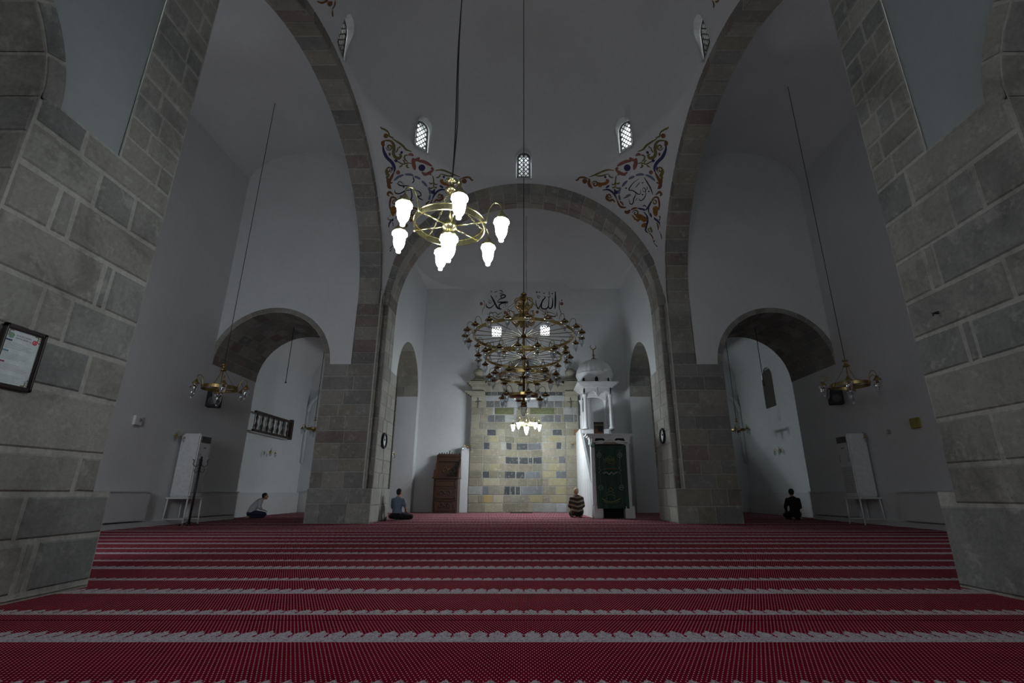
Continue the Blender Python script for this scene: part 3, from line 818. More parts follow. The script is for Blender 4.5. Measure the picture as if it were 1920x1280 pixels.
ring_chandelier('lit_chandelier', 'bright lit brass wheel chandelier with seven glowing globes hanging nearest the camera', 'chandelier', (p.x, 4.62, p.z), 1.0, radians(-12), 'lamp_lit', 11.7, 'brass_bright', rope_r=.014)
# the same kind, unlit, in the aisles, and a small lit one before the mihrab
p = onY(987, 795, 20.3)
ring_chandelier('lit_chandelier', 'small lit brass chandelier hanging in front of the stone mihrab niche', 'chandelier', (p.x, 20.3, p.z), 1.0, radians(20), 'lamp_lit_far', 13.6, 'brass_bright', n=5, rope_r=.012)
pl = onX(412, 728, -8.1); pr = onX(1594, 722, 8.25)
ring_chandelier('wheel_chandelier', 'unlit brass wheel chandelier with clear glass globes in the left aisle', 'chandelier', tuple(pl), 1.12, radians(8), None, 12.95, 'brass_dark', rope_r=.009, group='unlit wheel chandeliers of the aisles')
ring_chandelier('wheel_chandelier', 'unlit brass wheel chandelier with clear glass globes in the right aisle', 'chandelier', tuple(pr), 1.12, radians(-6), None, 12.95, 'brass_dark', rope_r=.009, group='unlit wheel chandeliers of the aisles')
pl = onY(589, 804, 20.0); pr = onY(1383, 806, 20.0)
ring_chandelier('wheel_chandelier', 'unlit brass chandelier half hidden behind the left far stone pier', 'chandelier', tuple(pl), .8, radians(8), None, 7.9, 'brass_dark', group='unlit chandeliers of the corner bays', detail=False)
ring_chandelier('wheel_chandelier', 'unlit brass chandelier half hidden behind the right far stone pier', 'chandelier', tuple(pr), .8, radians(-3), None, 7.9, 'brass_dark', group='unlit chandeliers of the corner bays', detail=False)

# ---- the great tiered chandelier under the dome
root = empty('tiered_chandelier', (0, YC+.2, 4.2), 'great four-tiered unlit brass chandelier with many clear globes under the dome', 'chandelier')
ZC = 4.2; yc = YC+.2
def tz(y): return onY(982, y, yc).z-ZC
tiers = [(tz(630), 1.13, 20, 1.0), (tz(671), .84, 16, .95), (tz(706), .57, 12, .95), (tz(742), .31, 6, .95)]
m = MB(); m.tube([(0, 0, tz(760)), (0, 0, tz(552))], .028, n=10)
for y in (552, 630, 671, 706, 742, 756): m.lathe([(.001, -.05), (.04, -.045), (.06, -.01), (.075, 0), (.05, .03), (.02, .06), (.001, .06)], (0, 0, tz(y)), 14)
m.build('central_stem', 'brass_dark', root)
lampP = None
for ti, (z, R, n, S) in enumerate(tiers):
    m = MB(); hb = .035 if ti == 0 else .028
    m.lathe([(R-.008, z-hb), (R+.008, z-hb), (R+.008, z+hb), (R-.008, z+hb), (R-.008, z-hb)], (0, 0, 0), 64, smooth=False)
    m.build('tier_ring', 'brass', root)
    if ti == 3:
        m = MB(); m.lathe([(.03, z-.04), (R, z-.03), (R, z-.02), (.03, z-.02)], (0, 0, 0), 32); m.build('lower_tray', 'brass_dark', root)
    for k in range(n):
        q = 2*pi*(k+.5*(ti % 2)+.2)/n; d = V((cos(q), sin(q), 0)); z0 = V((0, 0, z))
        if ti < 3:
            m = MB(); m.tube([d*.03+z0, d*(R-.005)+z0], .0085, n=5)
            m.build('spoke', 'brass_dark', root)
        arm = [d*R+z0, d*(R+.02)+z0+V((0, 0, .06)), d*(R+.045)+z0+V((0, 0, .14)), d*(R+.11)+z0+V((0, 0, .18)), d*(R+.17)+z0+V((0, 0, .14)), d*(R+.18)+z0+V((0, 0, .06))]
        m = MB(); m.tube(catmull(arm, 3), .007, n=5); ar = m.build('lamp_arm', 'brass_dark', root)
        c = d*(R+.18)+z0+V((0, 0, -.03))
        cap = MB(); cap.lathe([(.004, .09), (.02, .085), (.03, .05), (.075, .03), (.09, .0), (.05, .008)], c, 8); cp = cap.build('lamp_cap', 'brass_dark', ar)
        g = MB(); g.lathe([(.035, 0), (.052, -.03), (.054, -.07), (.045, -.12), (.025, -.155), (.012, -.17), (.014, -.19), (.001, -.2)], c, 8); g.build('lamp_globe', 'lamp_glass', cp)
c = V((0, 0, tz(762))); lamp_meshes(c, .95, 'lamp_glass', 'brass_dark', root)
for k in range(8):    # crown of scrolls above the top ring
    q = 2*pi*k/8+.3; d = V((cos(q), sin(q), 0)); T_ = lambda r, y: d*r+V((0, 0, tz(y)))
    m = MB(); m.tube(catmull([T_(.03, 562), T_(.15, 560), T_(.22, 566), T_(.19, 574), T_(.11, 574), T_(.12, 568)], 5), .017, n=6)
    m.tube(catmull([T_(.19, 574), T_(.08, 584), T_(.10, 592), T_(.21, 594), T_(.25, 602), T_(.18, 609), T_(.12, 604), T_(.16, 598)], 5), .019, n=6)
    m.lathe([(.001, -.04), (.035, 0), (.001, .05)], T_(.24, 588), 8); m.tube([T_(.24, 588), T_(.22, 596)], .010, n=5); m.build('crown_scroll', 'brass', root)
for k in range(6):
    q = 2*pi*k/6+.1; d = V((cos(q), sin(q), 0)); m = MB(); m.tube([d*.03+V((0, 0, tz(556))), d*1.12+V((0, 0, tiers[0][0]+.03))], .004, n=4); m.build('stay_cable', 'brass_dark', root)
m = MB(); m.tube([(0, 0, tz(553)), (0, 0, 16.5-ZC)], .010, n=6); m.build('suspension_cable', 'cord_dark', root)

# ---- lone cords hanging in the small arches
for s, xt, yt, xb, yb_ in ((-1, 551, 616, 537, 716), (1, 1416, 616, 1430, 720)):
    a = onY(xt, yt, 16.4); b_ = onY(xb, yb_, 16.4); m = MB()
    m.tube([(a.x, 16.4, 6.56), (a.x, 16.4, b_.z)], .012, n=5); m.lathe([(.001, -.05), (.03, -.03), (.03, 0), (.001, .03)], (a.x, 16.4, b_.z), 8)
    tag(m.build('hanging_cord', 'cord_dark'), 'lone dark cord hanging inside the %s small stone arch' % ('left' if s < 0 else 'right'), 'cord')
for s, x, y in ((-1, 520, 196), (1, 1474, 180)):
    X = s*8.15; p = onX(x, y, X)
# ---- wall sconces
def sconce(loc, rz, label, S=1.0):
    r = empty('wall_sconce', loc, label, 'wall lamp', 'brass wall sconces', rz)
    m = MB(); m.lathe([(.001, -.012), (.05, -.012), (.06, 0), (.03, .02), (.001, .03)], (0, 0, 0), 12)
    for i, v in enumerate(m.v): m.v[i] = (v[0], v[2], v[1]*1.5)
    m.build('wall_plate', 'brass', r)
    for e in (-1, 1):
        pts = [(0, .02, 0), (e*.05, .07, .0), (e*.11, .10, .05), (e*.16, .12, .09), (e*.20, .13, .06), (e*.20, .13, .02)]
        m = MB(); m.tube(catmull(pts, 4), .009, n=6); a = m.build('lamp_arm', 'brass', r)
        m = MB(); m.lathe([(.004, .05), (.02, .04), (.05, .01), (.055, -.005), (.03, 0)], (e*.20, .13, -.02), 10); m.build('lamp_cap', 'brass', a)
        m = MB(); m.lathe([(.03, 0), (.05, -.02), (.05, -.06), (.035, -.11), (.012, -.14), (.001, -.155)], (e*.20, .13, -.03), 10); m.build('lamp_globe', 'lamp_glass', a)
    m = MB(); m.tube(catmull([(0, .03, .01), (0, .06, .07), (0, .03, .13), (0, .07, .17)], 4), .008, n=5); m.build('finial_scroll', 'brass', r)
    return r
sconce(tuple(onX(330, 818, -10.08)), -pi/2, 'brass twin wall sconce on the left aisle wall beside the tall cooling unit')
sconce(tuple(onX(506, 848, -10.38)), -pi/2, 'brass twin wall sconce below the wooden balustrade')
sconce((-5.12, 18.75, onX(737, 852, -5.12).z), -pi/2, 'brass wall sconce just behind the left wall clock')
sconce((onY(877, 838, 23.2).x, 23.12, onY(877, 838, 23.2).z), pi, 'brass twin sconce at the left edge of the mihrab above the white pilaster')
sconce((onY(1079, 833, 23.2).x, 23.12, onY(1079, 833, 23.2).z), pi, 'brass twin sconce at the right edge of the mihrab beside the minbar')
sconce((10.57, onX(1463, 845, 10.57).y, onX(1463, 845, 10.57).z), pi/2, 'brass twin wall sconce in the right corner bay above the dark figure')
sconce(tuple(onX(1622, 820, 10.08)), pi/2, 'brass twin wall sconce on the right aisle wall beside the tall cooling unit')
# ---- clocks
def clock(loc, rz, label):
    r = empty('wall_clock', loc, label, 'clock', None, rz)
    m = MB(); m.lathe([(.20, 0), (.25, 0), (.26, .03), (.24, .06), (.20, .055), (.20, 0)], (0, 0, 0), 32); f = m.build('clock_frame', 'black_matte', r)
    g = MB(); g.lathe([(.001, .02), (.205, .02)], (0, 0, 0), 32); d = g.build('dial', 'paper', r)
    h = MB()
    for ang, l, w in ((radians(60), .10, .012), (radians(-20), .16, .009)):
        h.tube([(0, 0, .028), (sin(ang)*l, cos(ang)*l, .028)], w, n=4)
    for k in range(12):
        q = k*pi/6; h.tube([(sin(q)*.165, cos(q)*.165, .025), (sin(q)*.19, cos(q)*.19, .025)], .006, n=4)
    h.build('hands_and_marks', 'black_matte', r)
    for o in r.children: o.rotation_euler = (pi/2, 0, 0)
    return r
p = onX(720.5, 826, -4.58); clock((-4.60, p.y, p.z), pi/2, 'round black-rimmed clock on the inner face of the left far pier')
p = onX(1242, 817, 4.58); clock((4.60, p.y, p.z), -pi/2, 'round black-rimmed clock on the inner face of the right far pier')

# ---- tall cooling units on stands
def cooling_unit(s):
    side = 'left' if s < 0 else 'right'
    r = empty('air_conditioner', (s*9.76, 14.55, 0), 'tall white floor-standing air conditioner with grilles against the %s aisle wall' % side, 'air conditioner', 'tall air conditioners')
    x0, x1 = (-.28, .28); y0, y1 = -.28, .28
    m = MB(); m.box(x0, x1, y0, y1, .74, 2.52, bev=.03); m.build('cabinet', 'plastic_white', r)
    fx = -s*.285
    m = MB(); m.box(*sorted((fx, fx-s*.012)), -.21, .21, 2.27, 2.45); g = m.build('air_outlet', 'black_matte', r)
    m = MB()
    for k in range(5): m.box(*sorted((fx-s*.012, fx-s*.03)), -.21, .21, 2.285+k*.036, 2.296+k*.036)
    m.build('outlet_vane', 'plastic_grey', g)
    m = MB(); m.box(*sorted((fx, fx-s*.01)), -.22, .22, .86, 1.58); g = m.build('intake_panel', 'plastic_grey', r)
    m = MB()
    for k in range(20): m.box(*sorted((fx-s*.01, fx-s*.024)), -.21, .21, .88+k*.035, .899+k*.035)
    m.build('intake_grille', 'plastic_white', g)
    m = MB()
    for e in (-1, 1): m.tube([(fx-s*.015, e*.19, 1.72), (fx-s*.03, e*.19, 1.85), (fx-s*.015, e*.19, 1.95)], .012, n=6)
    m.build('chrome_trim', 'steel', r)
    m = MB(); m.box(*sorted((fx, fx-s*.008)), -.07, .07, 2.10, 2.14); m.build('badge', 'plastic_grey', r)
    m = MB(); m.box(-.32, .32, -.34, .34, .69, .735); m.build('stand_top', 'plastic_white', r)
    for ex in (-1, 1):
        for ey in (-1, 1):
            m = MB(); m.tube([(ex*.28, ey*.30, .69), (ex*.29, ey*.33, 0)], .022, n=6); m.build('stand_leg', 'plastic_white', r)
    for ey in (-.32, .32):
        m = MB(); m.tube([(-.29, ey, .15), (.29, ey, .15)], .015, n=6); m.build('stand_rail', 'plastic_white', r)
cooling_unit(-1); cooling_unit(1)
# ---- coat stand
r = empty('coat_stand', (-9.12, 13.95, 0), 'slim black coat stand with curled hooks beside the left air conditioner', 'coat stand')
m = MB(); m.tube([(0, 0, .03), (0, 0, 1.78)], .028, n=8); m.lathe([(.001, 1.84), (.03, 1.82), (.028, 1.78)], (0, 0, 0), 8); m.build('pole', 'iron_black', r)
for k in range(4):
    q = k*pi/2+.4; d = V((cos(q), sin(q), 0))
    m = MB(); m.tube(catmull([d*.02+V((0, 0, 1.62)), d*.10+V((0, 0, 1.56)), d*.17+V((0, 0, 1.62)), d*.16+V((0, 0, 1.72)), d*.20+V((0, 0, 1.75))], 4), .011, n=5); m.build('upper_hook', 'iron_black', r)
    m = MB(); m.tube(catmull([d*.02+V((0, 0, 1.45)), d*.08+V((0, 0, 1.40)), d*.12+V((0, 0, 1.45)), d*.11+V((0, 0, 1.5))], 4), .009, n=5); m.build('lower_hook', 'iron_black', r)
    m = MB(); m.tube([(0, 0, .10), tuple(d*.14+V((0, 0, .05))), tuple(d*.22+V((0, 0, .012)))], .014, n=5); m.build('foot', 'iron_black', r)
# ---- loudspeakers, boxes on the walls
for s, x, y in ((-1, 402, 748), (1, 1566, 743)):
    p = onY(x, y, 14.86); r = empty('wall_speaker', (p.x, 14.86, p.z), 'black box loudspeaker mounted behind the %s aisle chandelier' % ('left' if s < 0 else 'right'), 'speaker', 'wall loudspeakers', s*radians(-18))
    m = MB(); m.box(-.19, .19, -.14, .14, -.26, .26, bev=.02); m.build('cabinet', 'black_matte', r)
    m = MB(); m.lathe([(.001, 0), (.09, .01), (.12, 0), (.13, .012), (.14, 0)], (0, 0, 0), 20); c = m.build('woofer', 'iron_black', r); c.location = (0, -.142, -.08); c.rotation_euler = (pi/2, 0, 0)
    m = MB(); m.box(-.04, .04, .12, .20, -.04, .04); m.build('bracket', 'iron_black', r)
def wallbox(name, x, y, X, w, h, mat, label, cat, extra=None):
    p = onX(x, y, X); s = -1 if X < 0 else 1
    r = empty(name, tuple(p), label, cat)
    m = MB(); a, b_ = sorted((s*.02, -s*.05)); m.box(a, b_, -w/2, w/2, -h/2, h/2, bev=.008); m.build('housing', mat, r)
    if extra: extra(r, s)
    return r
def ex1(r, s):
    m = MB(); m.lathe([(.001, .02), (.035, .02), (.05, .0)], (0, 0, 0), 14); d = m.build('dial', 'plastic_grey', r); d.rotation_euler = (0, -s*pi/2, 0); d.location = (-s*.052, .03, .02)
    m = MB(); m.box(-.02, .02, -.10, .06, -.17, -.13); m.build('lower_box', 'plastic_grey', r)
wallbox('thermostat', 257, 788, -10.08, .24, .24, 'plastic_white', 'small white control box with a round dial on the left aisle wall', 'thermostat', ex1)
def ex2(r, s):
    m = MB(); m.box(-s*.07 if s < 0 else -.07, -s*.05 if s > 0 else .07, -.06, .06, -.05, .05); m.build('panel', 'glass_tile_green', r)
wallbox('notice_plate', 1717, 793, 10.08, .28, .26, 'plastic_yellow', 'small yellow plate on the right aisle wall', 'sign', None)
wallbox('light_switch', 1667, 809, 10.08, .10, .12, 'plastic_grey', 'tiny grey switch left of the yellow plate', 'switch', lambda r, s: (lambda m: (m.box(-.062, -.05, -.02, .02, -.035, .035), m.build('rocker', 'plastic_white', r)))(MB()))
p = onX(1759, 587, 4.13)
m = MB(); m.tube([(4.15, p.y, p.z), (4.08, p.y, p.z), (4.06, p.y-.015, p.z-.03)], .008, n=6); m.tube([(4.10, p.y-.04, p.z+.004), (4.10, p.y+.04, p.z+.012)], .007, n=5)
tag(m.build('wall_hook', 'iron_black'), 'small black iron hook set into the right near stone pier', 'hook')

# ---- balustrade of the left gallery opening
r = empty('wooden_balustrade', (-10.3, 19.9, 3.1), 'dark wooden balustrade high on the wall of the left corner bay', 'balustrade')
m = MB(); m.box(-.05, .05, -1.5, 1.5, .70, .78); m.build('top_rail', 'dark_wood', r)
m = MB(); m.box(-.05, .05, -1.5, 1.5, 0, .08); m.build('bottom_rail', 'dark_wood', r)
for k in range(7):
    y = -1.32+k*.42; m = MB(); m.lathe([(.03, .08), (.03, .14), (.05, .2), (.055, .26), (.03, .34), (.022, .40), (.035, .46), (.05, .54), (.03, .62), (.03, .70)], (0, y, 0), 10); m.build('baluster', 'dark_wood', r)
m = MB(); m.box(-.07, .07, 1.42, 1.58, -.02, .84); m.build('end_post', 'dark_wood', r)
m = MB(); m.box(-.29, -.05, -1.5, 1.58, -.03, .0); m.build('ledge', 'plaster_panel', r)

# ---- framed notice on the left near pier
r = empty('framed_notice', (-4.13, 3.77, 1.897), 'dark framed printed notice with green and red seals on the left near stone pier', 'framed notice')
W, H = .352, .502
def loc(x, z, d=0): return V((d, x, z))   # x along +Y, z up, d proud (+X)
m = MB()
for (x0, x1, z0, z1) in ((-W/2, W/2, H/2-.032, H/2), (-W/2, W/2, -H/2, -H/2+.032), (-W/2, -W/2+.032, -H/2, H/2), (W/2-.032, W/2, -H/2, H/2)): m.box(-.004, .024, x0, x1, z0, z1, bev=.004)
m.build('picture_frame', 'frame_dark', r)
m = MB()
for (x0, x1, z0, z1) in ((-.148, .148, .222, .224), (-.148, .148, -.224, -.222), (-.148, -.146, -.224, .224), (.146, .148, -.224, .224)): m.box(.004, .012, x0, x1, z0, z1)
for (x0, x1, z0, z1) in ((.158, .160, -.236, .236), (-.160, -.158, -.236, .236)): m.box(.02, .0265, x0, x1, z0, z1)
m.build('silver_fillet', 'steel', r)
m = MB(); m.quad((.003, -.146, -.222), (.003, .146, -.222), (.003, .146, .222), (.003, -.146, .222)); pg = m.build('printed_sheet', 'paper', r)
m = MB()
for (x0, x1, z0, z1) in ((-.139, .139, .2145, .2155), (-.139, .139, -.2155, -.2145), (-.139, -.138, -.215, .215), (.138, .139, -.215, .215)): m.box(.003, .0045, x0, x1, z0, z1)
for sx_ in (-1, 1):
    for sz in (-1, 1):
        for k in range(3):
            a = catmull([(.0045, sx_*.136, sz*(.205-.02*k)), (.0045, sx_*(.125-.004*k), sz*(.196-.012*k)), (.0045, sx_*(.112+.003*k), sz*.205), (.0045, sx_*(.10+.01*k), sz*.212)], 4); m.tube(a, .0022, n=4)
        m.box(.003, .0048, *sorted((sx_*.088, sx_*.104)), *sorted((sz*.205, sz*.213))); m.box(.003, .0048, *sorted((sx_*.130, sx_*.137)), *sorted((sz*.155, sz*.167)))
m.build('corner_ornament', 'print_bronze', pg)
def disc(m, x, z, r_, d, n=20): m.add([loc(x+r_*cos(2*pi*k/n), z+r_*sin(2*pi*k/n), d) for k in range(n)], [tuple(range(n))])
m = MB(); disc(m, -.098, .168, .024, .0045); m.build('green_seal', 'print_green', pg)
m = MB(); disc(m, .098, .158, .021, .0045); m.build('red_seal', 'print_red', pg)
m = MB()
cr = [(.010*cos(q), .010*sin(q)) for q in [radians(40+i*280/12) for i in range(13)]]+[(.003+.008*cos(q), .008*sin(q)) for q in [radians(320-i*280/12) for i in range(13)]]
for i in range(12): m.add([loc(.095+cr[i][0], .158+cr[i][1], .0055), loc(.095+cr[i+1][0], .158+cr[i+1][1], .0055), loc(.095+cr[24-i][0], .158+cr[24-i][1], .0055), loc(.095+cr[25-i][0], .158+cr[25-i][1], .0055)], [(0, 1, 2, 3)])
m.add([loc(.106+(.005 if k % 2 == 0 else .002)*cos(k*pi/5+pi), .158+(.005 if k % 2 == 0 else .002)*sin(k*pi/5+pi), .0056) for k in range(10)], [tuple(range(10))])
m.build('crescent_and_star', 'paper', pg)
def text(body, x, z, size, mat, parent):
    cu = bpy.data.curves.new('lettering', 'FONT'); cu.body = body; cu.size = size; cu.align_x = 'CENTER'; cu.align_y = 'CENTER'
    o = bpy.data.objects.new('lettering', cu); C.objects.link(o)
    dg = bpy.context.evaluated_depsgraph_get(); me = bpy.data.meshes.new_from_object(o.evaluated_get(dg)); bpy.data.objects.remove(o)
    me.materials.clear(); me.materials.append(MATS[mat]); t = bpy.data.objects.new('lettering', me); C.objects.link(t); t.parent = parent
    t.matrix_local = Matrix(((0, 0, 1, .0052), (1, 0, 0, x), (0, 1, 0, z), (0, 0, 0, 1))); return t
text("KUR'AN-I KERİM", .002, .176, .0165, 'print_navy', pg); text("OKUMA ADABI", -.012, .154, .0155, 'print_navy', pg); text("7/24", .060, .150, .013, 'print_maroon', pg)
zz = .128
for hd, mt, n in ((.048, 'print_navy', 5), (.045, 'print_cyan', 5), (.040, 'print_maroon', 5), (.035, 'print_text', 5)):
    m = MB(); m.box(.003, .0046, -.128, -.128+hd, zz-.006, zz+.006); m.build('heading_bar', mt, pg)
    m = MB()
    for k in range(n): m.box(.003, .0042, -.122, -.122+rnd.uniform(.14, .24), zz-.016-k*.0115, zz-.0148-k*.0115)
    m.build('small_print', 'print_text' if mt != 'print_cyan' else 'print_cyan', pg); zz -= .088
# ================================================================== MIHRAB
YM = 23.2
def mx(cx): return onY(860+cx/4, 800, YM).x      # crop column -> X on the mihrab face
def mxz(cx, cy): p = onY(860+cx/4, 660+cy/4, YM); return p.x, p.z
def zrow(cy): return onY(984, 660+cy/4, YM).z
def xat(cx, z):   # the same column follows the lens convergence : X from the foot of the wall upward
    return (860+cx/4-X0)/F*YM/1.02
mroot = empty('mihrab', (0, 23.3, 0), 'tall ashlar stone mihrab of tan, yellow and slate blocks with a low pediment', 'mihrab')
BE = [(.27, .245, .18), (.235, .215, .155), (.285, .26, .195), (.215, .20, .15), (.255, .24, .19), (.245, .22, .165)]
COL = dict(S=(.145, .145, .145), B=(.165, .175, .18), D=(.075, .078, .082), Y=(.33, .30, .185), L=(.37, .34, .245), O=(.26, .14, .07), G=(.30, .31, .29), M=(.20, .215, .225), A=(.40, .31, .14), P=(.35, .36, .37))
RY = [365, 415, 470, 525, 578, 625, 675, 728, 782, 835, 892, 945, 1005, 1070, 1132, 1200]
SPEC = [[(200, 260, 'S'), (262, 305, 'S'), (308, 360, 'B'), (362, 600, 'P'), (605, 662, 'S'), (665, 722, 'S'), (725, 785, 'S')],
        [(248, 266, 'P'), (412, 432, 'P'), (790, 860, 'G'), (862, 893, 'G')],
        [(212, 266, 'S'), (268, 347, 'S'), (349, 430, 'G'), (620, 720, 'S'), (724, 773, 'S'), (792, 865, 'S'), (868, 893, 'S')],
        [], [(210, 278, 'D'), (705, 780, 'D'), (862, 900, 'O')],
        [(228, 300, 'Y'), (675, 760, 'Y')],
        [(187, 232, 'D'), (355, 397, 'D'), (433, 518, 'D'), (520, 622, 'B'), (732, 772, 'D')],
        [], [(350, 447, 'D'), (455, 522, 'D'), (525, 555, 'D'), (558, 624, 'D'), (748, 800, 'S')],
        [(228, 310, 'Y'), (667, 762, 'Y')],
        [(180, 235, 'D'), (345, 425, 'D'), (430, 495, 'D'), (500, 612, 'M'), (630, 722, 'Y'), (725, 802, 'B')],
        [(188, 312, 'L'), (670, 806, 'Y')],
        [(80, 175, 'G'), (178, 233, 'B'), (345, 386, 'D'), (388, 423, 'D'), (427, 462, 'D'), (465, 627, 'M'), (722, 802, 'Y')],
        [(193, 260, 'A'), (262, 340, 'L'), (535, 627, 'Y'), (678, 806, 'Y')],
        [(200, 335, 'L'), (560, 628, 'G'), (632, 720, 'G'), (722, 802, 'P')]]
def ndepth(X, z):     # shallow concave niche
    h = .90; c = xat(487, 0)
    q = (X-c)/h
    if abs(q) >= 1: return 0
    k = 1 if z < 3.3 else max(0, 1-((z-3.3)/1.0)**2)
    return .55*(1-abs(q)**2.4)*sqrt(k)
def pil(cx): return -.10 if (cx < 186 or cx > 806) else 0
def MF(off):
    return lambda u, v, d: V((u, YM+off+ndepth(u, v)-d, v))
face = MB(); lst = MB()
for r in range(15):
    z1, z0 = zrow(RY[r]), zrow(RY[r+1])
    if r == 14: z0 = 0
    sp = sorted(SPEC[r]); cur = 85; segs = []
    cuts = [85, 186, 345, 629, 806, 905]
    for (a, b_, k) in sp+[(905, 905, None)]:
        if a > cur+6:
            # fill with random tan blocks, broken at the structural edges
            u = cur
            while u < a-1:
                l = rnd.uniform(62, 118); e = u+l
                for c_ in cuts:
                    if u+20 < c_ < e+25 and c_ <= a: e = c_; break
                if a-e < 30: e = a
                segs.append((u, e, None)); u = e
        if k: segs.append((a, b_, k))
        cur = max(cur, b_)
    for (a, b_, k) in segs:
        xa, xb = xat(a, 0), xat(b_, 0); off = pil((a+b_)/2)
        g = .012; c_ = pick([COL[k]], .04) if k else pick(BE, .05)
        if r == 1 and ((a < 400 and b_ > 270) or (a < 715 and b_ > 540)) and not k:
            pass
        wide = xb-xa; inn = 330 < a < 640
        slab(face, MF(off), xa+g, xb-g, z0+g, z1-g, c_, d=.014, bev=.012, nu=(max(2, int(wide/.1)) if inn else 1), nv=(3 if inn else 1), jit=.008)
# mortar ground
MC = (.31, .31, .28)
face.grid(lambda s, t: (lambda X, z: V((X, YM+ndepth(X, z)+.002, z)))(xat(186, 0)+(xat(806, 0)-xat(186, 0))*s, zrow(365)*t), 60, 40, col=MC)
for a, b_ in ((85, 186), (806, 905)):
    xa, xb = xat(a, 0), xat(b_, 0); face.box(xa, xb, YM-.095, 23.5, 0, zrow(365), col=MC)
face.build('ashlar_face', 'stone_mihrab', mroot)
XL, XR = xat(85, 0), xat(905, 0)
# two green inscribed panels
for a, b_ in ((268, 411), (537, 721)):
    m = MB(); z1, z0 = zrow(419), zrow(465); m.box(xat(a, 0), xat(b_, 0), YM-.03, YM, z0, z1, bev=.006); pn = m.build('inscribed_panel', 'glass_tile_green', mroot)
    m = MB(); x = xat(a, 0)+.06; n_ = int((xat(b_, 0)-xat(a, 0)-.12)/.055)
    for k in range(n_):
        zz = z0+.06+rnd.uniform(0, .05); m.tube(catmull([(x, YM-.032, zz+.08), (x+.01, YM-.032, zz), (x+.04, YM-.032, zz+.01), (x+.045, YM-.032, zz+.07+rnd.uniform(0, .05))], 3), .006, n=4); x += .055
    m.build('gilt_script', 'gold_thread', pn)
# architrave, corner blocks, finials, pediment
def sbox(m, x0, x1, y0, z0, z1, col, bev=.015): m.box(x0, x1, y0, 23.5, z0, z1, bev=bev, col=col)
zA, zB_, zC, zD = zrow(365), zrow(327), zrow(300), zrow(225)
m = MB(); sbox(m, xat(188, 0), xat(804, 0), YM-.02, zA, zB_, (.36, .38, .38)); m.build('lintel_band', 'stone_mihrab', mroot)
m = MB(); xs = [190, 235, 285, 335, 420, 500, 560, 620, 680, 735, 790]
for a, b_ in zip(xs, xs[1:]): sbox(m, xat(a+3, 0), xat(b_-3, 0), YM-.05, zB_+.02, zC, COL['D'] if rnd.random() < .6 else COL['S'], bev=.006)
sbox(m, xat(188, 0), xat(804, 0), YM-.02, zB_, zC, (.30, .29, .25)); m.build('slate_frieze', 'stone_mihrab', mroot)
for e, (a, b_) in ((-1, (85, 190)), (1, (802, 905))):
    xa, xb = xat(a, 0), xat(b_, 0); cc = (.36, .34, .27); m = MB()
    sbox(m, xa, xb, YM-.14, zA-.02, zB_-.02, cc)
    for i in range(3): sbox(m, xa-(.10+.10*i if e < 0 else 0), xb+(.03+.03*i if e > 0 else 0), YM-.16-.04*i, zB_-.02+.07*i, zB_+.05+.07*i, cc, .01)
    z0 = zB_+.19
    sbox(m, xa-.0, xb+.0, YM-.12, z0, zD-.22, cc)
    for i in range(3): sbox(m, xa-(.06+.09*i if e < 0 else 0), xb+(.03+.03*i if e > 0 else 0), YM-.14-.04*i, zD-.22+.08*i, zD-.14+.08*i, cc, .01)
    m.build('corner_block', 'stone_mihrab', mroot)
    xc = xat(135, 0) if e < 0 else xat(852, 0)
    m = MB(); hh = zrow(122)-zD
    m.lathe([(.42, 0), (.40, .07), (.32, .09), (.30, .16), (.24, .18), (.22, .27), (.17, .30), (.19, .38), (.25, .46), (.265, .55), (.24, .66), (.15, .75), (.001, .80)], (xc, YM+.05, zD+.02), 20, col=cc)
    for i, v in enumerate(m.v): m.v[i] = (v[0], v[1], zD+.02+(v[2]-zD-.02)*hh/.80)
    m.build('finial', 'stone_mihrab', mroot)
    m = MB(); xf = xat(140, 0) if e < 0 else xat(845, 0); zf = zrow(385)
    m.tube(catmull([(xf, YM-.17, zf-.25), (xf+.01, YM-.18, zf), (xf-.01, YM-.17, zf+.25)], 4), .018, n=5)
    m.tube(catmull([(xf-.14, YM-.17, zf+.02), (xf-.06, YM-.17, zf+.06), (xf, YM-.17, zf)], 4), .016, n=5); m.tube(catmull([(xf+.14, YM-.17, zf+.05), (xf+.06, YM-.17, zf+.08), (xf, YM-.17, zf+.02)], 4), .016, n=5)
    m.build('carved_sprig', 'paint_slate', mroot)
prof = [(190, 232), (210, 220), (250, 222), (300, 205), (350, 165), (400, 128), (450, 102), (487, 92), (524, 102), (574, 128), (624, 165), (690, 205), (740, 222), (780, 228), (802, 235)]
m = MB(); pts = [(xat(a, 0), zrow(b_)) for a, b_ in prof]; zb = zC
vs = []
for y in (YM-.06, 23.49):
    for (x, z) in pts: vs.append((x, y, z))
    for (x, z) in pts: vs.append((x, y, zb))
n = len(pts); fs = []
for i in range(n-1): fs += [(n+i, n+i+1, i+1, i), (i, i+1, 2*n+i+1, 2*n+i), (2*n+i, 2*n+i+1, 3*n+i+1, 3*n+i)]
m.add(vs, fs, col=(.33, .31, .25))
m.tube([(x, YM-.08, z-.05) for x, z in pts], .05, n=6, col=(.37, .35, .28)); m.tube([(x, YM-.07, zb+(z-zb)*.62) for x, z in pts[1:-1]], .022, n=5, col=(.34, .32, .26))
m.build('pediment', 'stone_mihrab', mroot)
# white pilaster at the left of the mihrab
m = MB(); m.box(xat(22, 0), xat(82, 0), YM-.08, 23.48, 0, onY(870, 838, YM).z, bev=.01); tag(m.build('pilaster', 'plaster_panel'), 'narrow white pilaster between the carved pulpit and the mihrab', 'pilaster')
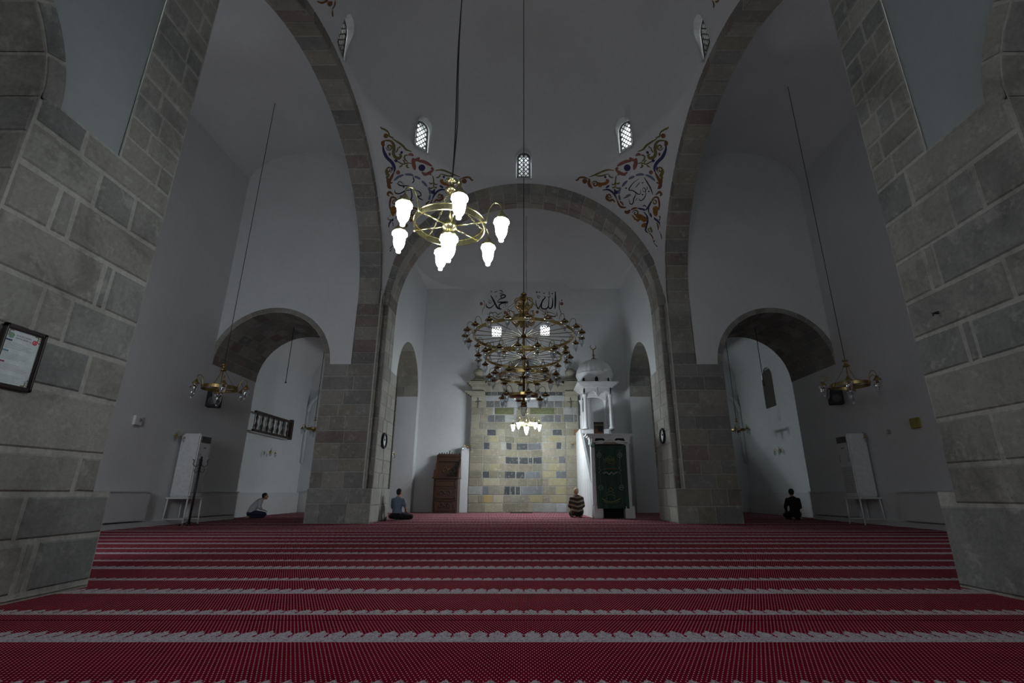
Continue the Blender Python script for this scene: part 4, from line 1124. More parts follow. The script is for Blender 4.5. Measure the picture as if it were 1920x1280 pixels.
# small prayer rug before the mihrab
m = MB(); m.box(-.60, .40, 22.45, 22.75, 0, .045, bev=.01); o = tag(m.build('step_mat', 'carved_wood'), 'small dark mat on the carpet at the foot of the mihrab niche', 'mat')

# ================================================================== MINBAR
X1, X2, Yf = 2.50, 3.80, 17.9
mr = empty('minbar', (3.15, 20.5, 0), 'white marble minbar pulpit with a domed kiosk and a crescent finial', 'minbar')
def mk(name, fn, mat='marble', parent=None):
    m = MB(); fn(m); return m.build(name, mat, parent or mr)
mk('portal_foot', lambda m: m.box(2.48, 2.80, Yf-.03, Yf+.40, 0, .42, bev=.02))
mk('portal_foot', lambda m: m.box(3.58, 3.92, Yf-.03, Yf+.40, 0, .42, bev=.02))
mk('portal_post', lambda m: m.box(2.46, 2.60, Yf, Yf+.35, .42, 2.66, bev=.025))
mk('portal_post', lambda m: m.box(3.70, 3.84, Yf, Yf+.35, .42, 2.66, bev=.025))
zt = onY(1140, 813, Yf).z
def lintel(m):
    m.box(2.42, 3.88, Yf-.02, Yf+.38, 2.56, zt-.16, bev=.01)
    for i in range(3): m.box(2.40-.06*i, 3.90+.06*i, Yf-.04-.04*i, Yf+.40, zt-.17+.055*i, zt-.115+.055*i, bev=.006)
mk('portal_lintel', lintel)
def crest(m):
    for e in (-1, 1):
        c = [(3.15+e*.10, 2.64), (3.15+e*.30, 2.82), (3.15+e*.50, 2.80), (3.15+e*.56, 2.66), (3.15+e*.30, 2.70)]
        m.add([(x, Yf-.035, z) for x, z in c], [tuple(range(5)) if e > 0 else tuple(range(4, -1, -1))])
mk('lintel_roundel', crest, 'void_black')
mk('lintel_moulding', lambda m: m.tube(catmull([(2.62, Yf-.04, 2.57), (2.9, Yf-.05, 2.62), (3.15, Yf-.06, 2.74), (3.4, Yf-.05, 2.62), (3.68, Yf-.04, 2.57)], 5), .035, n=6))
def ribbon(m):
    m.tube(catmull([(2.44, Yf-.05, zt-.02), (2.50, Yf-.07, zt-.15), (2.47, Yf-.08, zt-.35), (2.48, Yf-.06, 2.55)], 5), [.035]*5+[.022]*10+[.03], n=6)
mk('white_scroll', ribbon, 'plastic_white')
def flank(s):
    def f(m):
        x = X1+.03 if s < 0 else X2-.03
        prof = [(Yf+.35, 0), (Yf+.35, 1.05), (21.4, 3.56), (23.4, 3.56), (23.4, 0)]
        m.add([(x-.05, y, z) for y, z in prof]+[(x+.05, y, z) for y, z in prof], [(0, 1, 2, 3, 4), (9, 8, 7, 6, 5), (0, 5, 6, 1), (1, 6, 7, 2), (2, 7, 8, 3)])
        for k in range(7):
            z = .45*k
            y0 = Yf+.35 if z < 1.05 else Yf+.35+(z-1.05)/2.51*(21.4-Yf-.35); m.box(x-.056, x+.056, y0, 23.4, z-.006, z+.006)
            yy = Yf+.9+k*.7
            zt_ = 1.05+(yy-Yf-.35)/(21.4-Yf-.35)*2.51 if yy < 21.4 else 3.56
            m.box(x-.056, x+.056, yy-.005, yy+.005, 0 if k % 2 else .45, zt_)
    return f
mk('stair_flank', flank(-1)); mk('stair_flank', flank(1))
mk('portal_shade', lambda m: m.box(2.60, 3.70, Yf+.33, Yf+.37, 0, 2.56), 'void_black')  # black sheet standing in for the shade in the opening under the curtain
def steps(m):
    for k in range(12): m.box(X1+.08, X2-.08, Yf+.42+k*.255, 21.5, k*.29, (k+1)*.29)
    m.box(X1+.08, X2-.08, 21.5, 23.35, 3.3, 3.55)
mk('stair', steps)
KX0, KX1, KY0, KY1 = 2.78, 3.92, 21.5, 22.9
zcap = onY(1097, 740, KY0).z; zroof = onY(1115, 719, KY0).z
for (x, y) in ((KX0, KY0), (KX1, KY0), (KX0, KY1), (KX1, KY1)):
    mk('column', lambda m: m.lathe([(.12, 0), (.12, .06), (.085, .10), (.078, .14), (.072, zcap-3.56-.22), (.085, zcap-3.56-.19), (.08, zcap-3.56-.17), (.12, zcap-3.56-.04), (.13, zcap-3.56)], (x, y, 3.56), 14))
def parapet(m):
    m.box(KX0-.10, KX0, KY0, KY1, 3.56, 4.35, bev=.01); m.box(KX1, KX1+.10, KY0, KY1, 3.56, 4.35, bev=.01)
for s in (0, 1):
    mk('kiosk_parapet', lambda m: m.box(*((KX0-.12, KX0-.04) if s == 0 else (KX1+.04, KX1+.12)), KY0+.1, KY1-.1, 3.56, 4.35, bev=.01))
def arcade(m):
    h = zroof-.20-zcap
    for (p0, p1, ax) in (((KX0, KY0), (KX1, KY0), 0), ((KX0, KY1), (KX1, KY1), 0), ((KX0, KY0), (KX0, KY1), 1), ((KX1, KY0), (KX1, KY1), 1)):
        L_ = (V(p1)-V(p0)).length; cN = 2 if (ax == 0 and p0[1] == KY0) else 1; a = L_/cN/2
        for q in range(cN):
            for i in range(10):
                t0, t1 = i/10, (i+1)/10
                def pt(t, out):
                    ang = pi-pi*t; s_ = (q+.5)*L_/cN+a*.93*cos(ang); z = zcap-.05+min(h*.75, a)*sin(ang); return s_, (z if not out else zroof-.18)
                for th in (-.07, .07):
                    vs = []
                    for (t, o_) in ((t0, 0), (t1, 0), (t1, 1), (t0, 1)):
                        s_, z = pt(t, o_); vs.append((p0[0]+s_ if ax == 0 else p0[0]+th, p0[1]+th if ax == 0 else p0[1]+s_, z))
                    m.add(vs, [(0, 1, 2, 3)])
            pr = [((p0[0]+(q+.5)*L_/cN+a*.93*cos(pi-pi*t/12), p0[1]-.02) if ax == 0 else (p0[0], p0[1]+(q+.5)*L_/cN+a*.93*cos(pi-pi*t/12)))+(zcap-.05+min(h*.75, a)*sin(pi*t/12),) for t in range(13)]
            m.tube(pr, .055, n=6)
mk('kiosk_arcade', arcade)
def roof(m):
    for i in range(4): m.box(KX0-.14-.07*i, KX1+.14+.07*i, KY0-.14-.07*i, KY1+.14+.07*i, zroof-.20+.06*i, zroof-.14+.06*i, bev=.006)
mk('kiosk_cornice', roof)
cx, cy = (KX0+KX1)/2, (KY0+KY1)/2
zd = zroof+.06; zd2 = onY(1113, 703, cy).z; zdt = onY(1113, 676, cy).z; R_ = .80
def drum(m):
    m.lathe([(R_, zd), (R_, zd2-.22), (R_+.05, zd2-.12), (R_+.08, zd2)], (cx, cy, 0), 32); m.lathe([(R_+.08, zd2), (R_, zd2)], (cx, cy, 0), 32)
dr = mk('drum', drum)
for k in range(8):
    q = 2*pi*k/8+radians(-92); d = V((cos(q), sin(q), 0)); t = V((-sin(q), cos(q), 0)); c = V((cx, cy, 0))+d*(R_+.006)
    m = MB(); w = .075; z0 = zd+.02; pr = [(-w, 0), (w, 0), (w, .15), (w*.6, .21), (0, .25), (-w*.6, .21), (-w, .15)]
    m.add([c+t*a+V((0, 0, z0+b_)) for a, b_ in pr], [tuple(range(7))]); m.build('drum_opening', 'black_matte', dr)
def domem(m):
    H = zdt-zd2; NR = 24; vs = []; fs = []
    P_ = [(cos(pi/2*i/10)**.9, sin(pi/2*i/10)) for i in range(10)]
    for (r, z) in P_:
        for j in range(NR*2): rr = (R_+.04)*r*(1+.02*(j % 2)); a = pi*j/NR; vs.append((cx+rr*cos(a), cy+rr*sin(a), zd2+z*H*1.05))
    vs.append((cx, cy, zd2+H*1.08)); M_ = NR*2
    for i in range(9):
        for j in range(M_): fs.append((i*M_+j, i*M_+(j+1) % M_, (i+1)*M_+(j+1) % M_, (i+1)*M_+j))
    for j in range(M_): fs.append((9*M_+j, 9*M_+(j+1) % M_, len(vs)-1))
    m.add(vs, fs)
mk('ribbed_dome', domem)
zf = onY(1113, 645, cy).z; zdt2 = zd2+(zdt-zd2)*1.06
def fin(m):
    m.lathe([(.15, zdt2-.05), (.12, zdt2+.05), (.05, zdt2+.10), (.03, zdt2+.14), (.06, zdt2+.22), (.03, zdt2+.30), (.02, zdt2+.34), (.04, zdt2+.42), (.015, zdt2+.50), (.012, zf-.28), (.001, zf-.27)], (cx, cy, 0), 12)
    r0 = .13; m.tube([(cx+r0*sin(a), cy, zf-.14-r0*cos(a)) for a in [radians(-150+300*i/20) for i in range(21)]], [.006+.02*sin(pi*i/20) for i in range(21)], n=6)
mk('crescent_finial', fin, 'brass_dark')
# hanging curtain
def curt(m):
    zc = onY(1140, 835, Yf).z
    def P(s, t): x = 2.60+1.12*s; return V((x, Yf-.05-.018*sin(s*26)-.01*sin(s*61+t*3), .33+(zc-.33)*t))
    m.grid(P, 60, 8, smooth=True)
    def P2(s, t): x = 2.60+1.12*s; return V((x, Yf-.03-.018*sin(s*26)-.01*sin(s*61+t*3), .33+(zc-.33)*t))
    m.grid(P2, 60, 8, smooth=True)
cu_ = empty('door_curtain', (3.16, Yf-.05, .33), 'dark green embroidered curtain hanging in the portal of the minbar', 'curtain')
m = MB(); curt(m); m.v = [(a-3.16, b_-(Yf-.05), c-.33) for a, b_, c in m.v]; m.build('cloth', 'curtain_green', cu_)
m = MB(); m.tube([(-.62, .0, 2.27), (.62, .0, 2.27)], .02, n=6); m.build('curtain_rod', 'brass_dark', cu_)
def cpx(cx_, cy_):   # curtain embroidery traced from a crop (1105,820; scale 9.14)
    p = onY(1105+cx_/9.14, 820+cy_/9.14, Yf-.09); return V((p.x-3.16, -.045, p.z-.33))
def emb(name, strokes, mat):
    m = MB()
    for pts, w in strokes: m.tube(catmull([cpx(*q) for q in pts], 3), w, n=4)
    m.build(name, mat, cu_)
emb('embroidered_script', [([(240+k*34, 410+(k % 2)*8), (250+k*34, 360-(k % 3)*18), (262+k*34, 405)], .008) for k in range(6)]+[([(235, 432), (300, 420), (380, 440), (450, 425)], .010), ([(250, 385), (320, 360), (430, 375)], .007), ([(300, 455), (350, 445), (420, 458)], .008), ([(310, 350), (340, 310), (380, 345)], .006)], 'gold_thread')
emb('side_tendril', [([(x, 200), (x+2, 340), (x+8, 480)], .006) for x in (165, 515)]+[([(x, 490), (x-25, 530), (x+15, 560), (x-20, 600), (x+10, 630)], .010) for x in (185, 530)]+[([(x, 640), (x+5, 740), (x+10, 800)], .006) for x in (185, 540)], 'silver_thread')
emb('side_rosette', [([(x, y-45), (x+38, y), (x, y+45), (x-38, y), (x, y-45)], .010) for x, y in ((165, 300), (520, 300), (195, 855), (550, 855))]+[([(x-20, y), (x+20, y)], .014) for x, y in ((165, 300), (520, 300), (195, 855), (550, 855))], 'print_green')
emb('scalloped_tassel', [([(232, 600), (262, 612), (290, 590), (318, 618), (350, 628), (378, 595), (405, 626), (440, 612), (462, 600), (485, 590)], .028)], 'silver_thread')
emb('scallop_band', [([(235, 545), (350, 535), (480, 545)], .020)], 'paint_brown')
emb('lower_motif', [([(365, 800), (365, 850)], .008), ([(320, 910), (365, 860), (410, 910)], .012), ([(290, 960), (365, 915), (440, 960)], .012), ([(280, 1000), (365, 975), (450, 1000)], .012), ([(215, 1040), (290, 1085), (370, 1105), (450, 1085), (540, 1045)], .018), ([(240, 1090), (370, 1130), (520, 1090)], .010), ([(300, 1010), (300, 1060)], .008), ([(430, 1010), (430, 1060)], .008)], 'gold_thread')
# green tassel and framed picture on the minbar
m = MB(); m.lathe([(.001, 0), (.07, .02), (.09, .08), (.06, .14), (.001, .16)], (2.50, Yf-.10, 2.42), 10); tag(m.build('green_wreath', 'print_green'), 'small green wreath on the upper left corner of the minbar portal', 'wreath')
pz = onY(1122, 808, 18.6)
r = empty('picture', (3.05, 18.35, zt), 'small framed picture of a black cubic building standing on the portal of the minbar', 'picture')
SP = 18.35
a = onY(1113, 808, SP); b_ = onY(1131, 791, SP); r.location = ((a.x+b_.x)/2, SP-.05, zt+.0)
w_, h_ = (b_.x-a.x)/2, b_.z-zt
m = MB(); m.box(-w_, w_, 0, .04, 0, h_, bev=.005); m.build('frame', 'dark_wood', r)
m = MB(); m.box(-w_+.02, w_-.02, -.004, .0, .02, h_*.45); m.build('courtyard', 'paint_brown', r)
m = MB(); m.box(-w_*.15, w_*.75, -.008, -.004, h_*.25, h_*.70); m.build('dark_cube', 'black_matte', r)
m = MB(); m.box(-w_+.02, w_-.02, -.006, -.003, h_*.72, h_*.78); m.build('gilt_band', 'gold_thread', r)
m = MB(); m.box(-w_*1.1, w_*1.1, -.05, .30, -.02, 0); 

for rt in (mroot, mr):
    for ch in rt.children: ch.location = ch.location-rt.location
# ================================================================== CARVED PULPIT CHAIR
pr_ = empty('preaching_chair', (-3.5, 22.6, 0), 'tall carved dark wood preaching chair with a crested back against the white wall', 'pulpit chair')
def pk(name, fn, mat='carved_wood', parent=None):
    m = MB(); fn(m); m.v = [(a+3.5, b_-22.6, c) for a, b_, c in m.v]; return m.build(name, mat, parent or pr_)
xl, xr = onY(811, 940, 22.3).x, onY(857, 940, 22.3).x
ul, ur = onY(820, 870, 23.1).x, onY(863, 870, 23.1).x
zs_ = onY(835, 894, 22.3).z; zt_ = onY(845, 851, 23.1).z
pk('cabinet', lambda m: m.box(xl, xr, 22.3, 23.4, 0, zs_-.07, bev=.015))
pk('seat_ledge', lambda m: m.box(xl-.07, xr+.05, 22.22, 23.42, zs_-.07, zs_, bev=.02))
for k, (z0, z1) in enumerate(((.10, .55), (.62, 1.08), (1.14, zs_-.12))):
    def fr(m, z0=z0, z1=z1):
        for (a, b_, c, d) in ((xl+.08, xr-.08, z1-.04, z1), (xl+.08, xr-.08, z0, z0+.04), (xl+.08, xl+.13, z0, z1), (xr-.13, xr-.08, z0, z1)): m.box(a, b_, 22.27, 22.31, c, d)
    f = pk('panel_frame', fr)
    if k < 2:
        def sc(m, z0=z0, z1=z1):
            zc = (z0+z1)/2; xc = (xl+xr)/2
            for e in (-1, 1): m.tube(catmull([(xc+e*.02, 22.28, zc), (xc+e*.12, 22.28, zc+.10), (xc+e*.24, 22.28, zc+.02), (xc+e*.18, 22.28, zc-.08), (xc+e*.12, 22.28, zc)], 4), .016, n=5)
            m.lathe([(.001, -.03), (.04, 0), (.001, .03)], (xc, 22.28, zc), 8)
        pk('carved_scroll', sc, 'dark_wood')
pk('back_panel', lambda m: m.box(ul, ur, 23.25, 23.42, zs_, zt_-.12, bev=.01))
for e, x in ((-1, ul), (1, ur)):
    def arm(m, x=x, e=e):
        prof = [(22.3, zs_), (22.45, zs_+.30), (22.8, zs_+.5), (23.25, zs_+.95), (23.3, zs_)]
        xx = (xl if e < 0 else xr)
        a0 = [(xx+(x-xx)*min(1, (z-zs_)/.7)-.03, y, z) for y, z in prof]; a1 = [(p[0]+.06, p[1], p[2]) for p in a0]
        m.add(a0+a1, [(0, 1, 2, 3, 4), (9, 8, 7, 6, 5)]+[(i, (i+1) % 5, 5+(i+1) % 5, 5+i) for i in range(5)])
    pk('side_wing', arm)
def top(m):
    m.box(ul-.05, ur+.02, 23.12, 23.42, zt_-.14, zt_-.02, bev=.02); m.box(ul-.02, ur+.02, 23.16, 23.42, zt_-.34, zt_-.14, bev=.01)
pk('crest_rail', top)
def cr_(m):
    n = 9
    for k in range(n):
        x = ul+(ur-ul)*(k+.5)/n; h = .10+(.12 if k == 4 else .03*(k % 2)); m.lathe([(.04, 0), (.05, .02), (.02, h*.5), (.03, h*.7), (.001, h)], (x, 23.22, zt_-.03), 8)
    m.tube([(ul, 23.22, zt_), (ur, 23.22, zt_)], .02, n=5)
pk('carved_cresting', cr_, 'dark_wood')
pk('back_carving', lambda m: [m.tube(catmull([((ul+ur)/2+e*.03, 23.23, zs_+.35), ((ul+ur)/2+e*.18, 23.23, zs_+.45), ((ul+ur)/2+e*.28, 23.23, zs_+.32), ((ul+ur)/2+e*.15, 23.23, zs_+.25), ((ul+ur)/2+e*.03, 23.23, zs_+.35)], 4), .014, n=5) for e in (-1, 1)]+[m.lathe([(.001, -.03), (.035, 0), (.001, .03)], ((ul+ur)/2, 23.23, zs_+.38), 8)], 'brass_dark')

# ================================================================== PEOPLE
def ball(m, c, rx, ry, rz_, n=12, mm=8):
    c = V(c); vs = [(c.x, c.y, c.z-rz_)]; fs = []
    for i in range(1, mm):
        a = -pi/2+pi*i/mm
        for j in range(n): q = 2*pi*j/n; vs.append((c.x+rx*cos(a)*cos(q), c.y+ry*cos(a)*sin(q), c.z+rz_*sin(a)))
    vs.append((c.x, c.y, c.z+rz_)); L_ = len(vs)-1
    for j in range(n): fs += [(0, 1+(j+1) % n, 1+j), (L_, 1+(mm-2)*n+j, 1+(mm-2)*n+(j+1) % n)]
    for i in range(mm-2):
        for j in range(n): fs.append((1+i*n+j, 1+i*n+(j+1) % n, 1+(i+1)*n+(j+1) % n, 1+(i+1)*n+j))
    m.add(vs, fs, smooth=True)
def limb(m, keys, step=.30):
    """chain of overlapping ellipsoids through keys (x, y, z, rx[, ry])"""
    K = [(V(k[:3]), k[3], k[4] if len(k) > 4 else k[3]) for k in keys]
    for (p, a, b_), (q, c, e) in zip(K, K[1:]):
        n = max(2, int((q-p).length/(min(a, b_, c, e)*step))+1)
        for i in range(n+1):
            t = i/n; rx = a+(c-a)*t; ry = b_+(e-b_)*t; ball(m, p.lerp(q, t), rx, ry, min(rx, ry) if abs((q-p).z) > .5*(q-p).length else (rx+ry)/2)
def fuse(m, name, mat, parent, vox, smooth=4):
    """joins the overlapping volumes into one continuous skin"""
    o = m.build(name, mat, None); r_ = o.modifiers.new('r', 'REMESH'); r_.mode = 'VOXEL'; r_.voxel_size = vox; r_.use_smooth_shade = True
    if smooth: s_ = o.modifiers.new('s', 'SMOOTH'); s_.factor = .5; s_.iterations = smooth
    bpy.context.view_layer.update(); dg = bpy.context.evaluated_depsgraph_get()
    me = bpy.data.meshes.new_from_object(o.evaluated_get(dg)); o.modifiers.clear(); o.data = me; o.parent = parent; return o
def person(loc, rz, label, shirt, trousers, lean=0.0, headturn=0.0, nod=0.0, S=1.0, cap=None, hair=True, legs='kneel', sleeve='long', bulk=1.0):
    r = empty('person', loc, label, 'person', None, rz); r.scale = (S, S, S)
    piv = V((0, -.15, .24))
    def U(p, extra=0.0):   # lean the upper body forward about the hips
        p = V(p); k = max(0, min(1, (p.z-.24)/.22)); a = lean*k+extra; q = p-piv
        return V((p.x, piv.y+q.y*cos(a)+q.z*sin(a), piv.z-q.y*sin(a)+q.z*cos(a)))
    spine = [((0, -.15, .20), .155, .125), ((0, -.15, .36), .135, .10), ((0, -.14, .50), .150, .105), ((0, -.135, .60), .150, .09), ((0, -.13, .665), .10, .065)]
    sp = [(*U(p), a, b_) for p, a, b_ in spine]
    nk0 = U((0, -.12, .67)); nk1 = U((0, -.10, .745)); fw2 = V((0, sin(lean+nod), cos(lean+nod)))
    hc = nk1+V((0, .015+.05*sin(lean+nod), .085*cos(lean*.6+nod*.8)))
    body = MB(); limb(body, sp); limb(body, [(*nk0, .058), (*nk1, .053), (*hc, .06)])
    fw = V((sin(headturn), cos(headturn), 0)); sd = V((cos(headturn), -sin(headturn), 0))
    ball(body, hc+V((0, -.01, .012)), .076, .092, .098, 16, 12); ball(body, hc+fw*.028+V((0, 0, -.045)), .055, .062, .065, 14, 10)
    ball(body, hc+fw*.093+V((0, 0, -.015)), .013, .018, .024, 8, 6)
    for s in (-1, 1): ball(body, hc+sd*(s*.079)+V((0, -.008, -.012)), .011, .02, .032, 8, 6)
    top = MB(); limb(top, [(x, y, z, a*bulk+.012, b_*bulk+.012) for x, y, z, a, b_ in sp[:4]]+[(*sp[4][:3], .092, .066)])
    leg = MB(); bx = bulk*.5+.5
    ball(leg, (0, -.15, .165), .18*bx, .15*bx, .135, 16, 10)
    for s in (-1, 1):
        sh = U((s*.165, -.13, .60)); 
        wr = V((s*.15, .12+.10*sin(lean), .27)); el = sh.lerp(wr, .52)+V((s*.07, -.05, -.05))
        limb(body, [(*sh, .058), (*el, .042), (*wr, .027)])
        f = V((-s*.25, 1, -.25)).normalized(); sv = V((s, .2, 0)).normalized(); p0 = wr
        for k in range(4): ball(body, p0+f*(.03+.018*k), .036, .032, .016, 10, 6)
        for (o_, l) in ((-.030, .070), (-.010, .080), (.010, .075), (.028, .060)):
            a = p0+f*.092+sv*o_; pts = [(*(a+f*l*q+V((0, 0, -1))*.014*(3*q)**2*.35), .0098-.0018*q) for q in (0, .35, .7, 1.0)]; limb(body, pts, .5)
        a = p0+f*.035-sv*.036; limb(body, [(*a, .0125), (*(a+f*.035-sv*.014), .011), (*(a+f*.06-sv*.016-V((0, 0, .006))), .0095)], .5)
        if sleeve == 'long': limb(top, [(*sh, .070*bx), (*el, .056*bx), (*sh.lerp(wr, .5).lerp(el, 0)*0+el.lerp(wr, .88), .040)])
        else: limb(top, [(*sh, .070), (*sh.lerp(el, .75), .060)])
        if legs == 'kneel': ch_ = [((s*.10, -.12, .17), .105), ((s*.15, .24, .125), .078), ((s*.14, .20, .062), .058), ((s*.12, -.19, .058), .050)]; ft = [((s*.12, -.19, .05), .040), ((s*.11, -.31, .036), .030)]
        else: ch_ = [((s*.10, -.12, .16), .105), ((s*.34, .12, .115), .076), ((s*.24, .20, .075), .058), ((-s*.04, .22-.09*(s > 0), .062), .048)]; ft = [((-s*.04, .22-.09*(s > 0), .055), .038), ((-s*.16, .20-.09*(s > 0), .045), .030)]
        limb(leg, [(*p, a) for p, a in ch_]); limb(body, [(*p, a) for p, a in ft]); limb(body, [(*p, a*.8) for p, a in ch_])
    fuse(body, 'body', 'skin', r, .009, 2); fuse(top, 'shirt', shirt, r, .013, 5); fuse(leg, 'trousers', trousers, r, .013, 5)
    m = MB()
    for s in (-1, 1): ball(m, hc+sd*(s*.030)+fw*.082+V((0, 0, .008)), .012, .008, .007, 8, 6)
    m.build('eyes', 'black_matte', r)
    m = MB(); ball(m, hc+fw*.088+V((0, 0, -.050)), .024, .008, .006, 8, 6); m.build('mouth', 'paint_rose', r)
    if hair:
        m = MB(); ball(m, hc-fw*.026+V((0, 0, .034)), .082, .090, .088, 18, 12); ball(m, hc-fw*.036+V((0, 0, -.008)), .074, .070, .075, 18, 12); m = fuse(m, 'hair', 'hair_dark', r, .009, 2)
    if cap:
        m = MB(); ball(m, hc-fw*.020+V((0, 0, .045)), .088, .100, .086, 20, 12); ball(m, hc-fw*.024+V((0, 0, .018)), .084, .092, .06, 20, 10); fuse(m, 'knitted_cap', cap, r, .009, 2)
    return r
def at(x, y): d = ray(x, y); t = -CH/d.z; return (d.x*t, d.y*t, 0)
a = at(742, 975); person((a[0]+.10, a[1], -.01), radians(-14), 'man in a blue-grey shirt sitting cross-legged beside the left far pier, seen from behind', 'shirt_blue', 'cloth_black', headturn=radians(12), legs='cross', sleeve='short', S=1.06, bulk=1.0)
a = at(1080, 970); person((1.93, 18.6, 0), radians(4), 'man in a brown striped sweater and knitted cap kneeling by the minbar, seen from behind', 'sweater_striped', 'cloth_black', cap='cap_knit', hair=False, bulk=1.34, S=1.09, lean=.12)
a = at(1477, 973); person((9.15, 17.3, 0), radians(-6), 'person in black sitting in the dark right corner bay, seen from behind', 'cloth_black', 'cloth_black', S=1.05)
a = at(487, 968); person((-9.55, 18.2, 0), radians(-60), 'person in a white shirt bowing forward in the left corner bay, turned to the right', 'shirt_white', 'cloth_navy', lean=.52, nod=.35, S=1.02, bulk=1.15)

# ================================================================== WALL PAINTINGS
def ribbon_strip(m, pts, w, P, taper=True, n=5):
    """flat painted stroke following the surface P(x, y) -> (point, normal)"""
    q = catmull([(x, y, 0) for x, y in pts], n) if len(pts) > 2 else [V((*pts[0], 0)).lerp(V((*pts[1], 0)), i/4) for i in range(5)]
    L_ = len(q); vs = []; fs = []
    for i, p in enumerate(q):
        t = q[min(i+1, L_-1)]-q[max(i-1, 0)]
        if t.length < 1e-6: t = V((1, 0, 0))
        t.normalize(); nn = V((-t.y, t.x, 0)); u = i/(L_-1)
        k = w/2*(min(1, .35+2.2*min(u, 1-u)) if taper else 1)
        for e in (-1, 1):
            a_ = p+nn*k*e; vs.append(P(a_.x, a_.y)[0])
    for i in range(L_-1): fs.append((2*i, 2*i+1, 2*i+3, 2*i+2))
    m.add(vs, fs)
def disc_strip(m, x, y, r_, P, n=14):
    vs = [P(x, y)[0]]+[P(x+r_*cos(2*pi*k/n), y+r_*sin(2*pi*k/n))[0] for k in range(n)]; m.add(vs, [(0, 1+k, 1+(k+1) % n) for k in range(n)])
def spiral(cx_, cy_, r_, turns=1.3, a0=0, d=1, n=14): return [(cx_+r_*(1-.8*i/n)*cos(a0+d*2*pi*turns*i/n), cy_+r_*(1-.8*i/n)*sin(a0+d*2*pi*turns*i/n)) for i in range(n+1)]
def crop(ox, oy, sc): return lambda pts: [(ox+x/sc, oy+y/sc) for x, y in pts]
TA, TB = crop(1070, 225, 9.847), crop(1130, 330, 8.53)
PAT = {'olive_scrollwork': ('paint_olive', []), 'brown_scrollwork': ('paint_brown', []), 'navy_scrollwork': ('paint_navy', []), 'rose_cartouche': ('paint_rose', []), 'medallion_ring': ('paint_blue', []), 'orange_leafwork': ('paint_orange', [])}
def S_(k, T, sc, *items):
    for pts, w in items: PAT[k][1].append((T(pts), 1.3*w/sc))
D_ = []   # discs (key, x, y, r)
S_('olive_scrollwork', TA, 9.847, ([(1810, 120), (1790, 150), (1740, 170), (1680, 210), (1640, 260)], 26), ([(1740, 380), (1640, 380), (1580, 430), (1560, 520), (1570, 620), (1530, 690), (1460, 700), (1430, 650), (1470, 630)], 46),
   (spiral(1650, 500, 62, 1.4, 0), 24), ([(1700, 900), (1690, 980), (1650, 1050)], 50), (spiral(1655, 920, 60, 1.4, 2), 24), ([(1600, 340), (1500, 400), (1400, 470), (1340, 540), (1240, 580)], 30),
   ([(1290, 640), (1360, 660), (1360, 720), (1310, 770)], 24), ([(1220, 810), (1300, 790), (1400, 810), (1500, 760), (1560, 740)], 18), ([(1300, 815), (1330, 850), (1280, 885)], 24), ([(1400, 820), (1430, 850), (1470, 870)], 20), ([(1360, 800), (1370, 760), (1400, 735)], 20),
   ([(340, 1050), (450, 1010), (560, 960), (680, 920), (800, 930)], 26), ([(450, 1020), (560, 1030), (700, 990)], 20), ([(700, 1000), (730, 1050), (790, 1060)], 20), ([(850, 1020), (830, 1100), (830, 1260)], 18), ([(830, 1140), (800, 1190), (750, 1180)], 20), ([(840, 1160), (880, 1175), (910, 1150)], 20),
   ([(860, 1010), (900, 1000), (940, 960)], 20), ([(830, 1220), (790, 1250), (770, 1230)], 20), ([(835, 1240), (880, 1260), (920, 1240)], 20), ([(1480, 500), (1500, 560), (1530, 600)], 20), ([(1440, 480), (1470, 520)], 20), ([(1640, 1000), (1690, 1060), (1640, 1100)], 34), ([(1660, 240), (1640, 300), (1560, 330)], 24))
S_('brown_scrollwork', TA, 9.847, ([(1740, 380), (1770, 430), (1740, 480)], 50), ([(1560, 960), (1610, 1060), (1650, 1150), (1640, 1250)], 40), ([(90, 1100), (120, 1110), (170, 1060), (260, 1060), (340, 1090)], 26), ([(350, 1080), (340, 1180), (400, 1260)], 44), (spiral(450, 1180, 60, 1.4, 3), 24), ([(1690, 1080), (1660, 1180), (1620, 1260)], 40), ([(1640, 600), (1640, 660)], 34))
S_('orange_leafwork', TA, 9.847, ([(500, 1150), (560, 1180), (640, 1170), (690, 1120), (650, 1100)], 44), ([(500, 1190), (580, 1210)], 60))
S_('navy_scrollwork', TA, 9.847, ([(1765, 460), (1750, 570), (1690, 690), (1600, 780), (1550, 880), (1560, 960)], 46), ([(1500, 765), (1550, 735)], 44), ([(1400, 610), (1440, 585)], 44), ([(620, 1055), (660, 1045)], 36), ([(650, 1255), (720, 1205)], 26), ([(1590, 930), (1600, 860)], 26))
S_('rose_cartouche', TA, 9.847, ([(1210, 700), (1200, 800), (1170, 920)], 55), ([(1090, 690), (1130, 730), (1200, 740)], 45), ([(860, 850), (940, 800), (1040, 760), (1120, 760)], 45), ([(830, 920), (900, 970), (980, 1000), (1050, 960)], 44), ([(1200, 660), (1250, 630), (1290, 650)], 38), ([(830, 930), (870, 870)], 40), ([(960, 1000), (1020, 1010)], 40))
S_('medallion_ring', TA, 9.847, ([(950, 1230), (995, 1170), (1050, 1120)], 34), ([(1070, 1090), (1125, 1060), (1185, 1040)], 34), ([(1200, 1020), (1280, 1003), (1360, 1005)], 34), ([(1380, 1010), (1480, 1050), (1560, 1120)], 34))
S_('medallion_ring', TB, 8.53, ([(295, 185), (268, 230), (262, 290)], 28), ([(262, 300), (270, 345), (280, 385)], 26))
